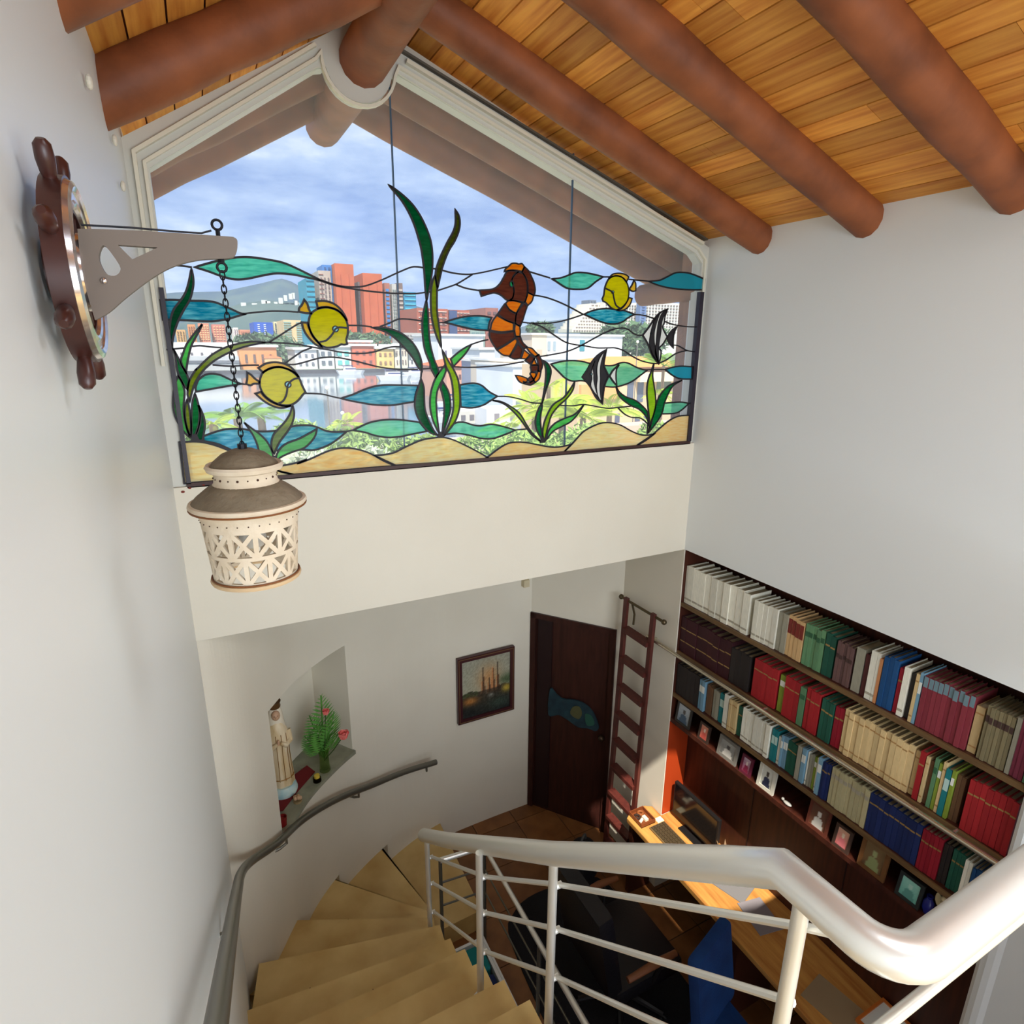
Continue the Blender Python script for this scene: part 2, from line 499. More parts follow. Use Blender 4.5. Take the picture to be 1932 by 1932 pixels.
# stained glass: (part, colour, outline on the window plane in mm as (x, z[, corner]))
GLASS = [
('wave','teal',[(33,308,1),(128,340),(198,357),(261,362),(346,355),(405,344),(481,313),(555,280,1),(490,291),(430,300),(361,301),(305,290),(235,272),(185,267),(137,276),(84,294)]),
('wave','blue',[(-111,170,1),(-65,173),(-3,172),(61,173),(99,168),(130,155),(161,141),(193,126),(217,125,1),(178,113),(137,100),(83,90),(35,89),(-28,91),(-112,92,1)]),
('wave','teal',[(-1,-153),(20,-139),(47,-134),(80,-140),(108,-155),(137,-170),(164,-181,1),(111,-189),(43,-200),(-24,-211,1),(-24,-193),(-12,-165)]),
('wave','blue',[(-19,-410,1),(20,-397),(66,-385),(107,-383),(145,-386),(183,-395),(229,-403),(284,-403),(321,-397),(367,-386),(417,-383),(455,-387),(486,-398),(521,-416),(560,-424),(623,-426,1),(578,-459),(536,-485),(487,-502),(447,-508),(401,-502),(275,-497),(202,-493),(148,-492),(106,-492,1),(64,-465),(25,-445),(-21,-432,1)]),
('wave','pale_teal',[(654,-422,1),(696,-403),(748,-385),(812,-377),(877,-378),(943,-387),(1005,-399,1),(1023,-421),(1045,-448,1),(962,-459),(895,-468),(829,-468),(765,-454),(711,-434)]),
('wave','blue',[(604,-261,1),(665,-244),(716,-224),(766,-209),(821,-202),(907,-204),(1006,-208,1),(988,-256),(982,-290,1),(916,-298),(859,-304),(774,-299),(704,-286),(651,-274)]),
('wave','blue',[(1238,-211,1),(1284,-204),(1332,-204),(1371,-219),(1411,-251),(1462,-277,1),(1421,-299),(1371,-324),(1306,-335),(1241,-328,1)]),
('wave','pale_teal',[(1149,-472,1),(1198,-417),(1256,-411),(1305,-427),(1355,-436),(1421,-431),(1482,-443),(1577,-472,1),(1508,-494),(1431,-512),(1359,-506),(1280,-482),(1207,-469)]),
('wave','blue',[(1155,108,1),(1219,128),(1289,142),(1360,146),(1427,139,1),(1412,108),(1407,72,1),(1335,75),(1264,86),(1195,101)]),
('wave','teal',[(1795,352,1),(1853,360),(1912,380),(1952,393),(2013,395),(2081,389),(2139,380,1),(2089,352),(2034,314),(1973,305),(1907,306),(1871,317),(1821,341)]),
('wave','sky_blue',[(2470,373,1),(2551,382),(2613,406),(2676,432),(2755,437),(2823,429),(2915,407,1),(2913,344,1),(2800,339),(2666,340),(2567,350),(2502,363)]),
('wave','blue',[(2015,171,1),(2063,190),(2120,203),(2178,208),(2238,204),(2298,201),(2348,189),(2380,181,1),(2332,160),(2297,138),(2243,123),(2183,124),(2118,138),(2065,155)]),
('wave','pale_teal',[(1802,-106,1),(1877,-91),(1944,-87),(2013,-92),(2072,-104),(2180,-117),(2241,-117),(2301,-101),(2351,-104),(2416,-129),(2469,-144),(2508,-147,1),(2453,-179),(2403,-209),(2348,-230),(2267,-246),(2187,-241),(2114,-227),(2024,-204),(1955,-205),(1903,-187),(1857,-151)]),
('wave','sky_blue',[(2648,-146,1),(2714,-132),(2783,-126),(2875,-131,1),(2880,-210,1),(2778,-206),(2713,-183)]),
('wave','pale_teal',[(2662,-359,1),(2731,-357),(2808,-357),(2873,-368,1),(2814,-409),(2759,-428),(2641,-427,1),(2651,-391)]),
('leaf','dark_green',[(20,302,1),(23,270),(20,237),(10,203),(-3,172),(-26,138),(-47,104),(-63,73),(-77,39),(-88,5),(-93,-22,1),(-97,15),(-93,53),(-84,93),(-67,134),(-37,171),(-14,205),(3,246)]),
('leaf','light_green',[(35,77,1),(21,51),(-3,13),(-20,-18),(-35,-60),(-46,-98),(-53,-129,1),(-67,-81),(-53,-43),(-38,-11),(-15,20),(11,51)]),
('leaf','green',[(-88,-32,1),(-74,-70),(-68,-97),(-53,-129),(-46,-161,1),(-57,-200,1),(-69,-178),(-83,-135),(-86,-104),(-85,-60)]),
('leaf','olive',[(284,2,1),(225,5),(166,-5),(110,-23),(61,-50),(24,-81),(-9,-113),(-13,-115),(-36,-147),(-50,-178),(-59,-217),(-59,-228),(-54,-255,1),(-41,-214),(-23,-172),(1,-137),(23,-112),(56,-84),(75,-71),(121,-46),(170,-25),(223,-10)]),
('leaf','light_green',[(-86,-142,1),(-74,-171),(-69,-206),(-73,-235),(-80,-267),(-84,-303),(-83,-347),(-78,-384),(-74,-412,1),(-97,-379),(-115,-331),(-121,-287),(-117,-244),(-108,-198),(-95,-160)]),
('leaf','olive',[(-64,-244,1),(-60,-275),(-60,-319),(-63,-363),(-70,-407,1),(-78,-380),(-81,-340),(-80,-303),(-74,-271)]),
('leaf','green',[(-30,-218,1),(-24,-247),(-21,-291),(-26,-335),(-37,-372),(-55,-408),(-66,-422,1),(-61,-363),(-54,-308),(-44,-254)]),
('leaf','dark_green',[(-22,-269,1),(-12,-299),(-6,-332),(-7,-366),(-16,-399),(-24,-428,1),(-57,-426,1),(-39,-386),(-25,-350),(-18,-306)]),
('leaf','light_green',[(157,-357,1),(185,-384),(217,-413),(243,-446),(258,-478),(266,-511),(265,-543,1),(232,-528),(209,-498),(202,-462),(191,-423),(174,-387)]),
('leaf','olive',[(376,-282,1),(381,-316),(376,-347),(360,-385),(334,-420),(305,-454),(287,-484),(274,-511,1),(265,-491),(266,-455),(279,-420),(303,-394),(336,-361),(362,-323)]),
('leaf','light_green',[(278,-546,1),(284,-516),(306,-485),(338,-464),(392,-447),(445,-422),(479,-404,1),(471,-432),(449,-463),(412,-493),(357,-509),(310,-526)]),
('leaf','dark_green',[(895,717,1),(928,701),(967,677),(1007,645),(1043,601),(1074,545),(1094,491),(1101,434),(1099,373),(1091,319),(1078,268),(1063,208,1),(1058,267),(1055,344),(1050,401),(1042,457),(1030,501),(1015,548),(993,597),(966,641),(939,674),(912,699)]),
('leaf','green',[(1062,215,1),(1069,148),(1070,68),(1076,-1),(1094,-75),(1113,-121),(1116,-145,1),(1100,-168,1),(1074,-119),(1071,-96),(1046,-30),(1037,39),(1037,108),(1046,160)]),
('leaf','green',[(1140,-192,1),(1167,-236),(1180,-288),(1179,-341),(1163,-393),(1143,-441),(1128,-476,1),(1134,-427),(1143,-361),(1144,-304),(1134,-252),(1126,-222)]),
('leaf','dark_olive',[(1227,644,1),(1245,620),(1251,587),(1244,548),(1221,500),(1193,460),(1170,416),(1151,369),(1137,321),(1124,274,1),(1118,289),(1113,328),(1120,367),(1139,414),(1162,458),(1185,498),(1213,542),(1227,584)]),
('leaf','olive',[(1110,331,1),(1120,288),(1118,210),(1118,150),(1126,89),(1133,28),(1136,-17,1),(1115,28),(1098,81),(1087,137),(1085,208),(1089,267),(1099,307)]),
('leaf','lime',[(1140,-28,1),(1177,-91),(1204,-133),(1227,-185),(1235,-255),(1234,-321),(1218,-378),(1193,-421),(1159,-459),(1140,-478,1),(1150,-454),(1175,-402),(1195,-341),(1197,-276),(1193,-210),(1180,-154),(1158,-108)]),
('leaf','light_green',[(1306,-1,1),(1272,-46),(1233,-84),(1200,-114,1),(1187,-75,1),(1229,-42),(1272,-16)]),
('leaf','light_green',[(1152,-108,1),(1160,-133,1),(1141,-175),(1112,-226),(1101,-273),(1100,-320),(1103,-381),(1110,-448),(1116,-470,1),(1096,-434),(1075,-380),(1065,-319),(1069,-259),(1085,-204),(1109,-158)]),
('leaf','dark_green',[(1020,-173,1),(1034,-219),(1034,-283),(1037,-335),(1056,-392),(1082,-446),(1105,-474,1),(1063,-458),(1023,-417),(993,-367),(981,-315),(988,-260),(1005,-215)]),
('leaf','dark_green',[(777,75,1),(824,78),(877,69),(927,50),(977,11),(1010,-38),(1026,-91),(1027,-135,1),(1007,-116),(978,-66),(937,-18),(892,26),(843,57)]),
('leaf','lime',[(1431,-299,1),(1482,-307),(1544,-337),(1603,-381),(1646,-445),(1685,-495),(1747,-552,1),(1686,-509),(1647,-464),(1608,-415),(1555,-361),(1497,-319)]),
('leaf','dark_green',[(1747,-85,1),(1780,-104),(1801,-141),(1794,-192),(1773,-247),(1758,-294),(1745,-331,1),(1755,-279),(1764,-224),(1768,-168),(1765,-126)]),
('leaf','green',[(1742,-331,1),(1748,-345),(1738,-402),(1742,-459),(1758,-543,1),(1724,-497),(1706,-448),(1708,-400),(1724,-358)]),
('leaf','lime',[(1966,-209,1),(1954,-257),(1915,-303),(1860,-345),(1816,-391),(1795,-443),(1780,-500),(1770,-548,1),(1755,-509),(1762,-446),(1788,-385),(1826,-334),(1892,-298),(1936,-251)]),
('leaf','light_green',[(2036,-346,1),(2000,-394),(1949,-441),(1887,-467),(1825,-493),(1778,-544,1),(1796,-487),(1840,-445),(1908,-419),(1977,-398)]),
('leaf','green',[(2267,-241,1),(2294,-276),(2347,-308),(2419,-331),(2481,-369),(2525,-412),(2540,-476,1),(2513,-433),(2457,-389),(2396,-366),(2329,-328),(2289,-291)]),
('leaf','lime',[(2551,-110,1),(2547,-176),(2563,-242),(2582,-310),(2588,-373),(2574,-436),(2554,-520,1),(2540,-434),(2523,-355),(2510,-277),(2514,-211),(2535,-155)]),
('leaf','green',[(2793,-216,1),(2726,-246),(2690,-292),(2661,-355),(2647,-418),(2611,-474),(2549,-541,1),(2557,-477),(2579,-425),(2594,-357),(2628,-296),(2692,-245)]),
('sand_dune','sand',[(-117,-432,1),(-68,-431),(-28,-436),(14,-450),(56,-470),(102,-496),(162,-530),(231,-568),(295,-602),(358,-622,1),(-121,-619,1)]),
('sand_dune','sand_dark',[(298,-573,1),(359,-566),(422,-551),(372,-569),(432,-552),(513,-521),(574,-508),(632,-510),(689,-525),(739,-548),(801,-589),(857,-618,1),(368,-621,1),(354,-621,1),(277,-594,1)]),
('sand_dune','sand',[(755,-556,1),(803,-557),(860,-550),(924,-524),(1007,-495),(1076,-486),(1137,-487),(1196,-505),(1279,-547),(1354,-589),(1399,-618,1),(1369,-630,1),(866,-618,1)]),
('sand_dune','sand_dark',[(1399,-616,1),(1462,-576),(1524,-547),(1588,-542),(1659,-551),(1742,-571),(1810,-586),(1879,-590),(1955,-581,1),(1904,-625,1),(1369,-628,1)]),
('sand_dune','sand',[(1904,-625,1),(1955,-586),(2012,-534),(2050,-504),(2121,-475),(2188,-461),(2263,-467),(2328,-486),(2401,-522),(2483,-553),(2551,-559),(2604,-552,1),(2520,-598),(2442,-627,1),(1907,-626,1)]),
('sand_dune','sand_dark',[(2591,-554,1),(2649,-514),(2715,-474),(2783,-450),(2853,-446),(2897,-448,1),(2896,-628,1),(2442,-627,1)]),
('fish1:body','yellow',[(495,133),(523,153),(561,162),(595,158),(625,144),(646,122),(658,96),(660,69),(657,42),(649,18),(652,-2,1),(638,-6),(624,-4,1),(598,-15),(559,-20),(533,-12),(512,7),(491,37),(481,73),(482,103)]),
('fish1:fin','pale_yellow',[(522,188,1),(560,191),(597,182),(626,162),(647,133),(659,103,1),(643,125),(618,151),(580,163),(550,163),(527,157,1)]),
('fish1:tail','pale_yellow',[(469,193,1),(481,176),(486,154),(494,134,1),(470,134),(441,140,1),(444,156),(456,169)]),
('fish1:fin','pale_yellow',[(450,93,1),(474,92,1),(482,62),(498,29),(522,-1),(532,-18,1),(503,-5),(472,29),(455,62)]),
('fish1:gill_line','lead',[(659,71),(620,74),(601,66),(587,45),(570,26),(550,11),(523,6)]),
('fish1:eye','cyan',[(601,66)]),
('fish2:body','yellow',[(259,-133),(290,-115),(330,-108),(369,-118),(397,-137),(417,-162),(427,-193),(440,-226,1),(425,-239),(409,-258),(384,-277),(354,-285),(314,-278),(280,-258),(253,-230),(241,-196),(244,-163)]),
('fish2:fin','pale_yellow',[(242,-111,1),(278,-91),(321,-86),(360,-95),(391,-116),(417,-158,1),(397,-133),(365,-116),(330,-107),(293,-113),(260,-131,1)]),
('fish2:tail','pale_yellow',[(193,-130,1),(209,-142),(222,-158),(240,-172,1),(235,-181),(216,-181),(201,-188),(183,-182,1),(190,-158)]),
('fish2:fin','pale_yellow',[(218,-226,1),(242,-219,1),(253,-238),(276,-261),(307,-278),(342,-289),(369,-286,1),(331,-296),(295,-289),(257,-266),(231,-241)]),
('fish2:gill_line','lead',[(417,-160),(390,-165),(364,-188),(358,-214),(350,-241),(334,-265),(311,-276)]),
('fish2:eye','cyan',[(364,-188)]),
('fish3:body','yellow',[(2174,370),(2208,387),(2255,387),(2293,367),(2316,331),(2322,290),(2310,248),(2279,214),(2244,202),(2202,212),(2165,238),(2141,247,1),(2134,260,1),(2144,283),(2148,319),(2158,346)]),
('fish3:fin','pale_yellow',[(2174,374,1),(2202,398),(2248,405),(2290,400),(2315,388,1),(2299,358,1),(2267,383),(2220,390)]),
('fish3:tail','pale_yellow',[(2356,372,1),(2369,352),(2372,315,1),(2351,310),(2323,320,1),(2340,341)]),
('fish3:fin','pale_yellow',[(2348,270,1),(2338,240),(2310,211),(2268,198),(2238,202,1),(2279,219),(2313,253),(2323,274,1)]),
('fish3:gill_line','lead',[(2154,317),(2202,299),(2213,272),(2230,231),(2261,212)]),
('fish3:eye','cyan',[(2204,299)]),
('angel1:body','white_glass',[(2446,61,1),(2487,106),(2527,157),(2569,195),(2625,218,1),(2610,176),(2607,137),(2597,108),(2638,54,1),(2612,14),(2579,-16),(2597,-31),(2597,-71),(2587,-109,1),(2534,-61),(2495,3),(2467,38)]),
('angel1:stripe','black',[(2569,195,1),(2548,141),(2534,77),(2540,19),(2558,-41),(2583,-101,1),(2534,-61),(2502,4),(2503,67),(2517,126),(2527,155)]),
('angel1:stripe','black',[(2625,218,1),(2603,181),(2587,137),(2586,78),(2579,19),(2577,-31),(2587,-109,1),(2549,-46),(2553,19),(2554,78),(2561,141),(2582,190)]),
('angel1:tail','black',[(2712,115,1),(2693,75),(2691,30),(2695,-10,1),(2658,19),(2639,49,1),(2671,89)]),
('angel1:eye','cyan',[(2508,72)]),
('angel2:body','black',[(2180,-26,1),(2171,-74),(2167,-112),(2178,-136),(2208,-180,1),(2186,-219),(2176,-258),(2169,-342,1),(2118,-301),(2073,-236),(2017,-182,1),(2050,-140),(2072,-106),(2105,-69),(2140,-45)]),
('angel2:stripe','white_glass',[(2101,-88,1),(2086,-130),(2093,-169),(2096,-207),(2116,-266),(2133,-299,1),(2099,-266),(2078,-231),(2084,-193),(2079,-149)]),
('angel2:stripe','white_glass',[(2163,-35,1),(2146,-88),(2138,-136),(2142,-194),(2143,-257),(2155,-317),(2165,-337,1),(2133,-296),(2120,-242),(2123,-193),(2117,-136),(2129,-83)]),
('angel2:tail','white_glass',[(2280,-113,1),(2261,-142),(2261,-191),(2270,-236,1),(2240,-210),(2214,-180,1),(2236,-147)]),
('angel2:eye','cyan',[(2078,-165)]),
('seahorse:crown','amber',[(1500,372,1),(1505,384),(1529,404),(1544,415),(1569,417),(1583,414),(1603,417),(1618,403,1),(1604,378,1),(1569,382),(1529,380)]),
('seahorse:head','brown',[(1354,273,1),(1432,283),(1471,309),(1495,343),(1515,373),(1549,379),(1579,374,1),(1554,350),(1542,329),(1552,296),(1555,267),(1548,242),(1530,229,1),(1510,232),(1481,252),(1442,263),(1403,255),(1365,243,1)]),
('seahorse:head','brown',[(1579,374,1),(1609,368),(1629,338),(1638,305),(1636,262),(1626,228),(1611,223,1),(1570,228),(1530,229,1),(1548,242),(1557,276),(1552,309),(1544,337),(1559,361)]),
('seahorse:mane','brown',[(1618,403,1),(1644,384),(1662,356),(1678,327),(1687,290),(1682,260,1),(1641,275,1),(1640,313),(1629,346),(1604,376,1)]),
('seahorse:back_plate','amber',[(1641,273,1),(1677,260,1),(1667,229),(1642,207,1),(1623,228,1),(1636,254)]),
('seahorse:back_plate','brown',[(1618,219,1),(1639,203,1),(1624,164),(1612,129),(1597,98,1),(1566,111,1),(1571,158),(1596,193)]),
('seahorse:back_plate','amber',[(1566,109,1),(1592,98,1),(1597,72),(1595,44,1),(1569,44,1),(1562,76)]),
('seahorse:back_plate','brown',[(1572,42,1),(1598,42,1),(1614,11),(1640,-10,1),(1624,-22,1),(1593,7)]),
('seahorse:back_plate','amber',[(1635,-13,1),(1671,-19),(1693,-37),(1714,-55,1),(1693,-64,1),(1661,-41)]),
('seahorse:belly_plate','amber',[(1520,226,1),(1560,228),(1606,219,1),(1571,164,1),(1531,182),(1506,211,1)]),
('seahorse:belly_plate','brown',[(1501,209,1),(1531,178),(1571,160,1),(1564,113,1),(1511,127),(1459,157,1)]),
('seahorse:belly_plate','amber',[(1454,151,1),(1506,127),(1556,111,1),(1554,74,1),(1481,66),(1416,74,1),(1427,116)]),
('seahorse:belly_plate','brown',[(1412,67,1),(1481,60),(1559,70,1),(1564,37,1),(1506,2),(1452,-24,1),(1427,10),(1412,40)]),
('seahorse:belly_plate','amber',[(1567,33,1),(1577,11),(1532,-61,1),(1492,-55),(1456,-29,1),(1517,2)]),
('seahorse:belly_plate','brown',[(1583,7,1),(1614,-26,1),(1599,-73,1),(1563,-77),(1532,-64,1),(1562,-28)]),
('seahorse:tail_plate','amber',[(1622,-28,1),(1659,-53,1),(1636,-77,1),(1604,-75,1)]),
('seahorse:tail_plate','brown',[(1664,-55,1),(1691,-73,1),(1662,-104,1),(1630,-86,1)]),
('seahorse:tail_plate','amber',[(1688,-75,1),(1705,-109,1),(1668,-109,1)]),
('seahorse:tail_plate','brown',[(1696,-64,1),(1717,-53,1),(1739,-91),(1743,-113),(1733,-144,1),(1714,-140,1),(1716,-123),(1710,-87)]),
('seahorse:tail_plate','brown',[(1665,-121,1),(1673,-112),(1713,-112,1),(1714,-144,1),(1671,-148,1)]),
('seahorse:tail_plate','amber',[(1714,-144,1),(1733,-149,1),(1723,-186),(1699,-206,1),(1685,-194,1),(1701,-171)]),
('seahorse:tail_plate','amber',[(1663,-159,1),(1671,-150),(1700,-153,1),(1701,-169,1),(1685,-190,1)]),
('seahorse:tail_plate','brown',[(1648,-189,1),(1669,-171,1),(1688,-192,1),(1664,-205,1)]),
('seahorse:tail_plate','brown',[(1685,-196,1),(1696,-207,1),(1664,-221),(1622,-211,1),(1621,-200,1),(1653,-207)]),
('seahorse:tail_plate','amber',[(1571,-165,1),(1600,-168),(1642,-182,1),(1648,-198,1),(1616,-209),(1590,-195)]),
('seahorse:eye','emerald',[(1541,312)]),
]
LEAD_LINES = [
[(-35,311),(-7,310),(23,307)],
[(555,282),(626,263),(687,259),(754,266),(835,296),(911,331),(983,362),(1017,368),(1051,366)],
[(555,278),(625,260),(713,249),(772,244),(873,239),(948,240),(1004,242),(1064,251),(1088,254)],
[(210,125),(265,133),(325,139),(389,140),(439,138)],
[(284,2),(347,0),(420,-5),(447,-10),(521,-23),(558,-29),(616,-40),(675,-46),(735,-46),(789,-38),(839,-22),(886,-14),(931,-16)],
[(164,-181),(181,-184)],
[(55,-96),(104,-101),(138,-102),(200,-99),(247,-99)],
[(-116,-31),(-49,-24)],
[(-16,-17),(16,-14),(58,-19),(103,-22)],
[(301,3),(366,44),(427,82),(454,93)],
[(361,-91),(396,-67),(439,-39),(452,-33),(487,-20)],
[(366,-96),(402,-97),(440,-89),(498,-73),(544,-65),(594,-65),(653,-75),(712,-89),(793,-110),(877,-123),(941,-127),(1007,-126)],
[(1025,-125),(1088,-121),(1143,-115)],
[(439,-232),(477,-234),(523,-239),(565,-251),(604,-261)],
[(621,-426),(637,-423),(658,-420)],
[(665,84),(723,84),(779,79)],
[(820,82),(866,98),(909,117),(952,120),(999,117),(1035,112)],
[(1122,106),(1132,106),(1159,108)],
[(1098,365),(1120,364),(1150,360),(1201,351),(1260,347),(1315,350),(1385,364),(1457,382),(1520,398)],
[(1317,348),(1268,319),(1227,297),(1177,279),(1123,261)],
[(1227,295),(1281,280),(1354,272)],
[(1649,382),(1721,368),(1784,356)],
[(1687,262),(1760,254),(1841,234),(1918,208),(2009,172)],
[(1607,120),(1674,115),(1764,116),(1844,126),(1926,145),(2009,170)],
[(1679,113),(1738,97),(1820,54),(1892,18),(1960,3),(2032,-4),(2114,-15),(2192,-15),(2252,-15),(2315,-31),(2380,-63),(2452,-90),(2531,-106),(2584,-109)],
[(1407,25),(1363,16),(1306,-1)],
[(1731,-64),(1823,-51),(1905,-37),(1989,-9),(2092,38),(2157,67),(2227,92),(2287,100),(2337,94),(2382,70),(2420,60),(2446,61)],
[(1200,-114),(1285,-119),(1382,-117),(1507,-108),(1625,-91)],
[(2139,380),(2179,382)],
[(2316,377),(2377,375),(2470,373)],
[(2380,181),(2455,177),(2527,162)],
[(2613,147),(2687,129),(2790,119),(2888,118)],
[(2697,4),(2735,2),(2777,-13),(2821,-29),(2885,-36)],
[(2591,-109),(2655,-86),(2720,-51),(2773,-36),(2821,-29)],
[(2508,-146),(2581,-145),(2648,-146)],
[(1876,-343),(1961,-349),(2031,-344),(2091,-352),(2152,-364),(2220,-374),(2295,-372),(2396,-368)],
[(2295,-374),(2348,-415),(2408,-439),(2468,-444),(2509,-464),(2538,-487)],
[(2542,-471),(2540,-513),(2540,-551)],
[(1577,-472),(1614,-471),(1647,-470)],
[(1462,-278),(1533,-282),(1612,-300),(1682,-321),(1748,-326)],
[(1026,-135),(1023,-156),(1020,-173)],
[(-93,-22),(-88,-36)],
]
# shelves: (shelf height, book height, runs of (colour, far y, near y, count, size))
SHELVES = [
(-1.81,0.285,[('white',3.06,2.439,11,1),('white',2.405,2.232,5,0.93),('grey',2.232,2.162,2,0.9),('cream_red',2.162,2.049,4,0.9),('green',2.042,1.917,5,0.9),('dark_green',1.911,1.851,2,0.9),('mauve',1.839,1.742,5,0.85),('grey',1.729,1.682,1,0.9),('maroon',1.677,1.652,1,0.85),('white',1.647,1.614,1,1),('white',1.614,1.598,1,1),('orange',1.598,1.581,1,0.92),('blue',1.577,1.505,3,1),('crimson',1.501,1.479,1,0.9),('white',1.476,1.447,1,0.95),('black',1.446,1.417,1,0.9),('cream',1.416,1.399,1,0.95),('sky',1.399,1.383,1,0.98),('mauve_band',1.379,1.16,10,0.97),('cream',1.156,1.12,1,0.85),('khaki',1.109,1.001,7,0.95),('grey',0.997,0.98,1,1),('plum',0.98,0.931,3,1),('green',0.929,0.897,2,1),('khaki',0.883,0.657,9,0.9)]),
(-2.2,0.28,[('burgundy',3.075,2.547,10,1),('black',2.543,2.383,4,0.92),('red',2.352,2.172,5,0.95),('lime',2.161,2.122,1,0.9),('red',2.115,2.013,3,0.95),('green',2.01,1.973,1,0.92),('red',1.967,1.877,3,0.95),('dark_green',1.867,1.792,3,0.92),('crimson',1.787,1.733,2,0.9),('cream',1.727,1.355,13,0.97),('cream',1.353,1.327,1,0.9),('red',1.325,1.299,1,1),('cream',1.296,1.281,1,0.95),('brown',1.279,1.263,1,0.9),('green',1.259,1.241,1,1),('lime',1.239,1.223,1,0.95),('cream',1.221,1.206,1,1),('teal',1.204,1.18,1,0.95),('lime',1.178,1.163,1,0.95),('brown',1.161,1.125,2,0.9),('red',1.104,0.817,12,1),('green',0.814,0.757,3,0.9)]),
(-2.56,0.25,[('black',3.074,2.797,7,1),('sky',2.791,2.734,2,0.95),('brown',2.726,2.674,2,0.9),('grey',2.666,2.61,2,0.88),('teal',2.604,2.561,1,0.9),('white',2.554,2.516,1,1),('cream',2.509,2.441,3,0.95),('dark_green',2.437,2.402,1,0.9),('white',2.394,2.167,7,0.95),('teal',2.159,2.115,2,0.9),('white',2.112,2.093,1,0.8),('sky',2.091,2.043,3,0.9),('dark_green',2.041,1.974,2,0.85),('grey',1.967,1.94,1,0.95),('sky',1.936,1.907,2,0.95),('white',1.904,1.894,1,0.9),('grey',1.89,1.861,2,0.9),('lime',1.86,1.844,1,0.9),('white',1.842,1.829,1,0.9),('sky',1.826,1.801,1,1),('navy',1.799,1.748,3,0.95),('stone',1.742,1.517,9,0.97),('navy',1.514,1.244,10,0.97),('crimson',1.241,1.148,5,0.95),('black',1.146,1.109,2,0.9),('dark_green',1.104,1.053,3,0.9),('white',1.05,1.02,2,0.85),('blue',1.016,0.971,3,0.8),('sky',0.967,0.916,3,0.85),('teal',0.913,0.856,3,0.9)]),
]
# ------------------------------------------------------------------ dimensions of the place
XL, XR, YW = -0.167, 2.94, 3.03          # left wall, right wall, window wall
ZF, ZLEDGE, ZLAND = -4.44, -1.40, -1.90  # lower floor, bottom of the upper walls, landing
RX, RZ = 0.81, 1.395                     # ridge line
ZR, ZL = 0.645, 0.82                    # roof deck at the right and left wall
YBACK = -2.2


def deck(x):
    return RZ + (ZR - RZ) * (x - RX) / (XR - RX) if x >= RX else RZ + (ZL - RZ) * (RX - x) / (RX - XL)


M_WALL = mat('white_plaster', (226, 219, 202), 0.55, spec=0.35, noise=(1.3, (220, 212, 194), (1, 1, 1)), bump=(60, 0.05))
M_SATIN = mat('white_satin_paint', (230, 233, 231), 0.38, spec=0.45, bump=(40, 0.04))
M_FRAME = mat('grey_white_window_frame', (205, 203, 192), 0.4, spec=0.5)
M_LOG = mat('stained_log', (152, 88, 52), 0.55, spec=0.3, noise=(5, (114, 64, 38), (1, 1, 1)), bump=(14, 0.35))
M_PLANK = mat('pine_plank', (236, 166, 74), 0.5, spec=0.35, noise=(4, (200, 120, 46), (10, 0.6, 10)), bump=(30, 0.1), var=0.28)
M_MARBLE = mat('cream_marble', (212, 182, 120), 0.35, spec=0.45, noise=(4, (190, 155, 92), (1, 1, 1)))
M_TILE = mat('brown_floor_tile', (136, 90, 50), 0.4, spec=0.45, noise=(6, (112, 70, 36), (1, 1, 1)), var=0.14)
M_GROUT = mat('tile_grout', (84, 62, 44), 0.8)
M_STEEL = mat('brushed_steel', (240, 239, 232), 0.33, metal=0.6, spec=0.7)
M_DARKSTEEL = mat('grey_steel_rail', (120, 118, 108), 0.35, metal=0.75)
M_DARKWOOD = mat('dark_brown_wood', (74, 36, 24), 0.42, spec=0.4, noise=(3, (56, 26, 18), (1, 12, 1)))
M_DOOR = mat('espresso_door_wood', (60, 30, 24), 0.4, spec=0.4, noise=(4, (44, 21, 17), (9, 9, 1)))
M_SHELF = mat('shelf_wood', (120, 92, 58), 0.5, noise=(4, (92, 68, 42), (8, 1, 8)))
M_LEAD = mat('lead_came', (26, 20, 26), 0.5, metal=0.2)
M_STUCCO = mat('brown_stucco', (168, 122, 100), 0.9, noise=(30, (140, 98, 80), (1, 1, 0.2)), bump=(70, 0.5))
M_ROOFTOP = mat('roof_covering', (128, 82, 62), 0.8)

# ------------------------------------------------------------------ floor with its tiles
floor = MB().box((XL - 0.1, YBACK, ZF - 0.1), (3.4, 4.6, ZF - 0.006)).build('floor', M_GROUT, kind='structure', label='brown tiled floor of the lower room', cat='floor')
tile0 = MB().box((-0.196, -0.196, -0.006), (0.196, 0.196, 0.0))
tm = bpy.data.meshes.new('tile')
tm.from_pydata([tuple(p) for p in tile0.v], [], tile0.f)
tm.materials.append(M_TILE)
for i in range(9):
    for j in range(13):
        x, y = 0.02 + 0.4 * i, -0.4 + 0.4 * j
        if y > 4.4 or x > 3.3: continue
        o = bpy.data.objects.new('tile', tm)
        o.parent = floor
        o.location = Vector((x, y, ZF)) - floor.location
        COL.objects.link(o)

# ------------------------------------------------------------------ walls
WALLCURVE = [(-0.167, 3.035), (-0.10, 3.07), (0.0, 3.17), (0.125, 3.36), (0.30, 3.62), (0.5, 3.82), (0.695, 3.97), (0.95, 4.12), (1.24, 4.25), (1.54, 4.33), (2.0, 4.352), (2.436, 4.352)]
DEN = smooth_pts([(p[0], p[1]) for p in WALLCURVE], False, 6)
I1, I2 = 3 * 6, 6 * 6                      # the niche lies between these two stations
NZ0, NZ1 = -2.95, -2.08
NDIR = Vector((-0.565, 0.825, 0)) * 0.36
mb = MB()


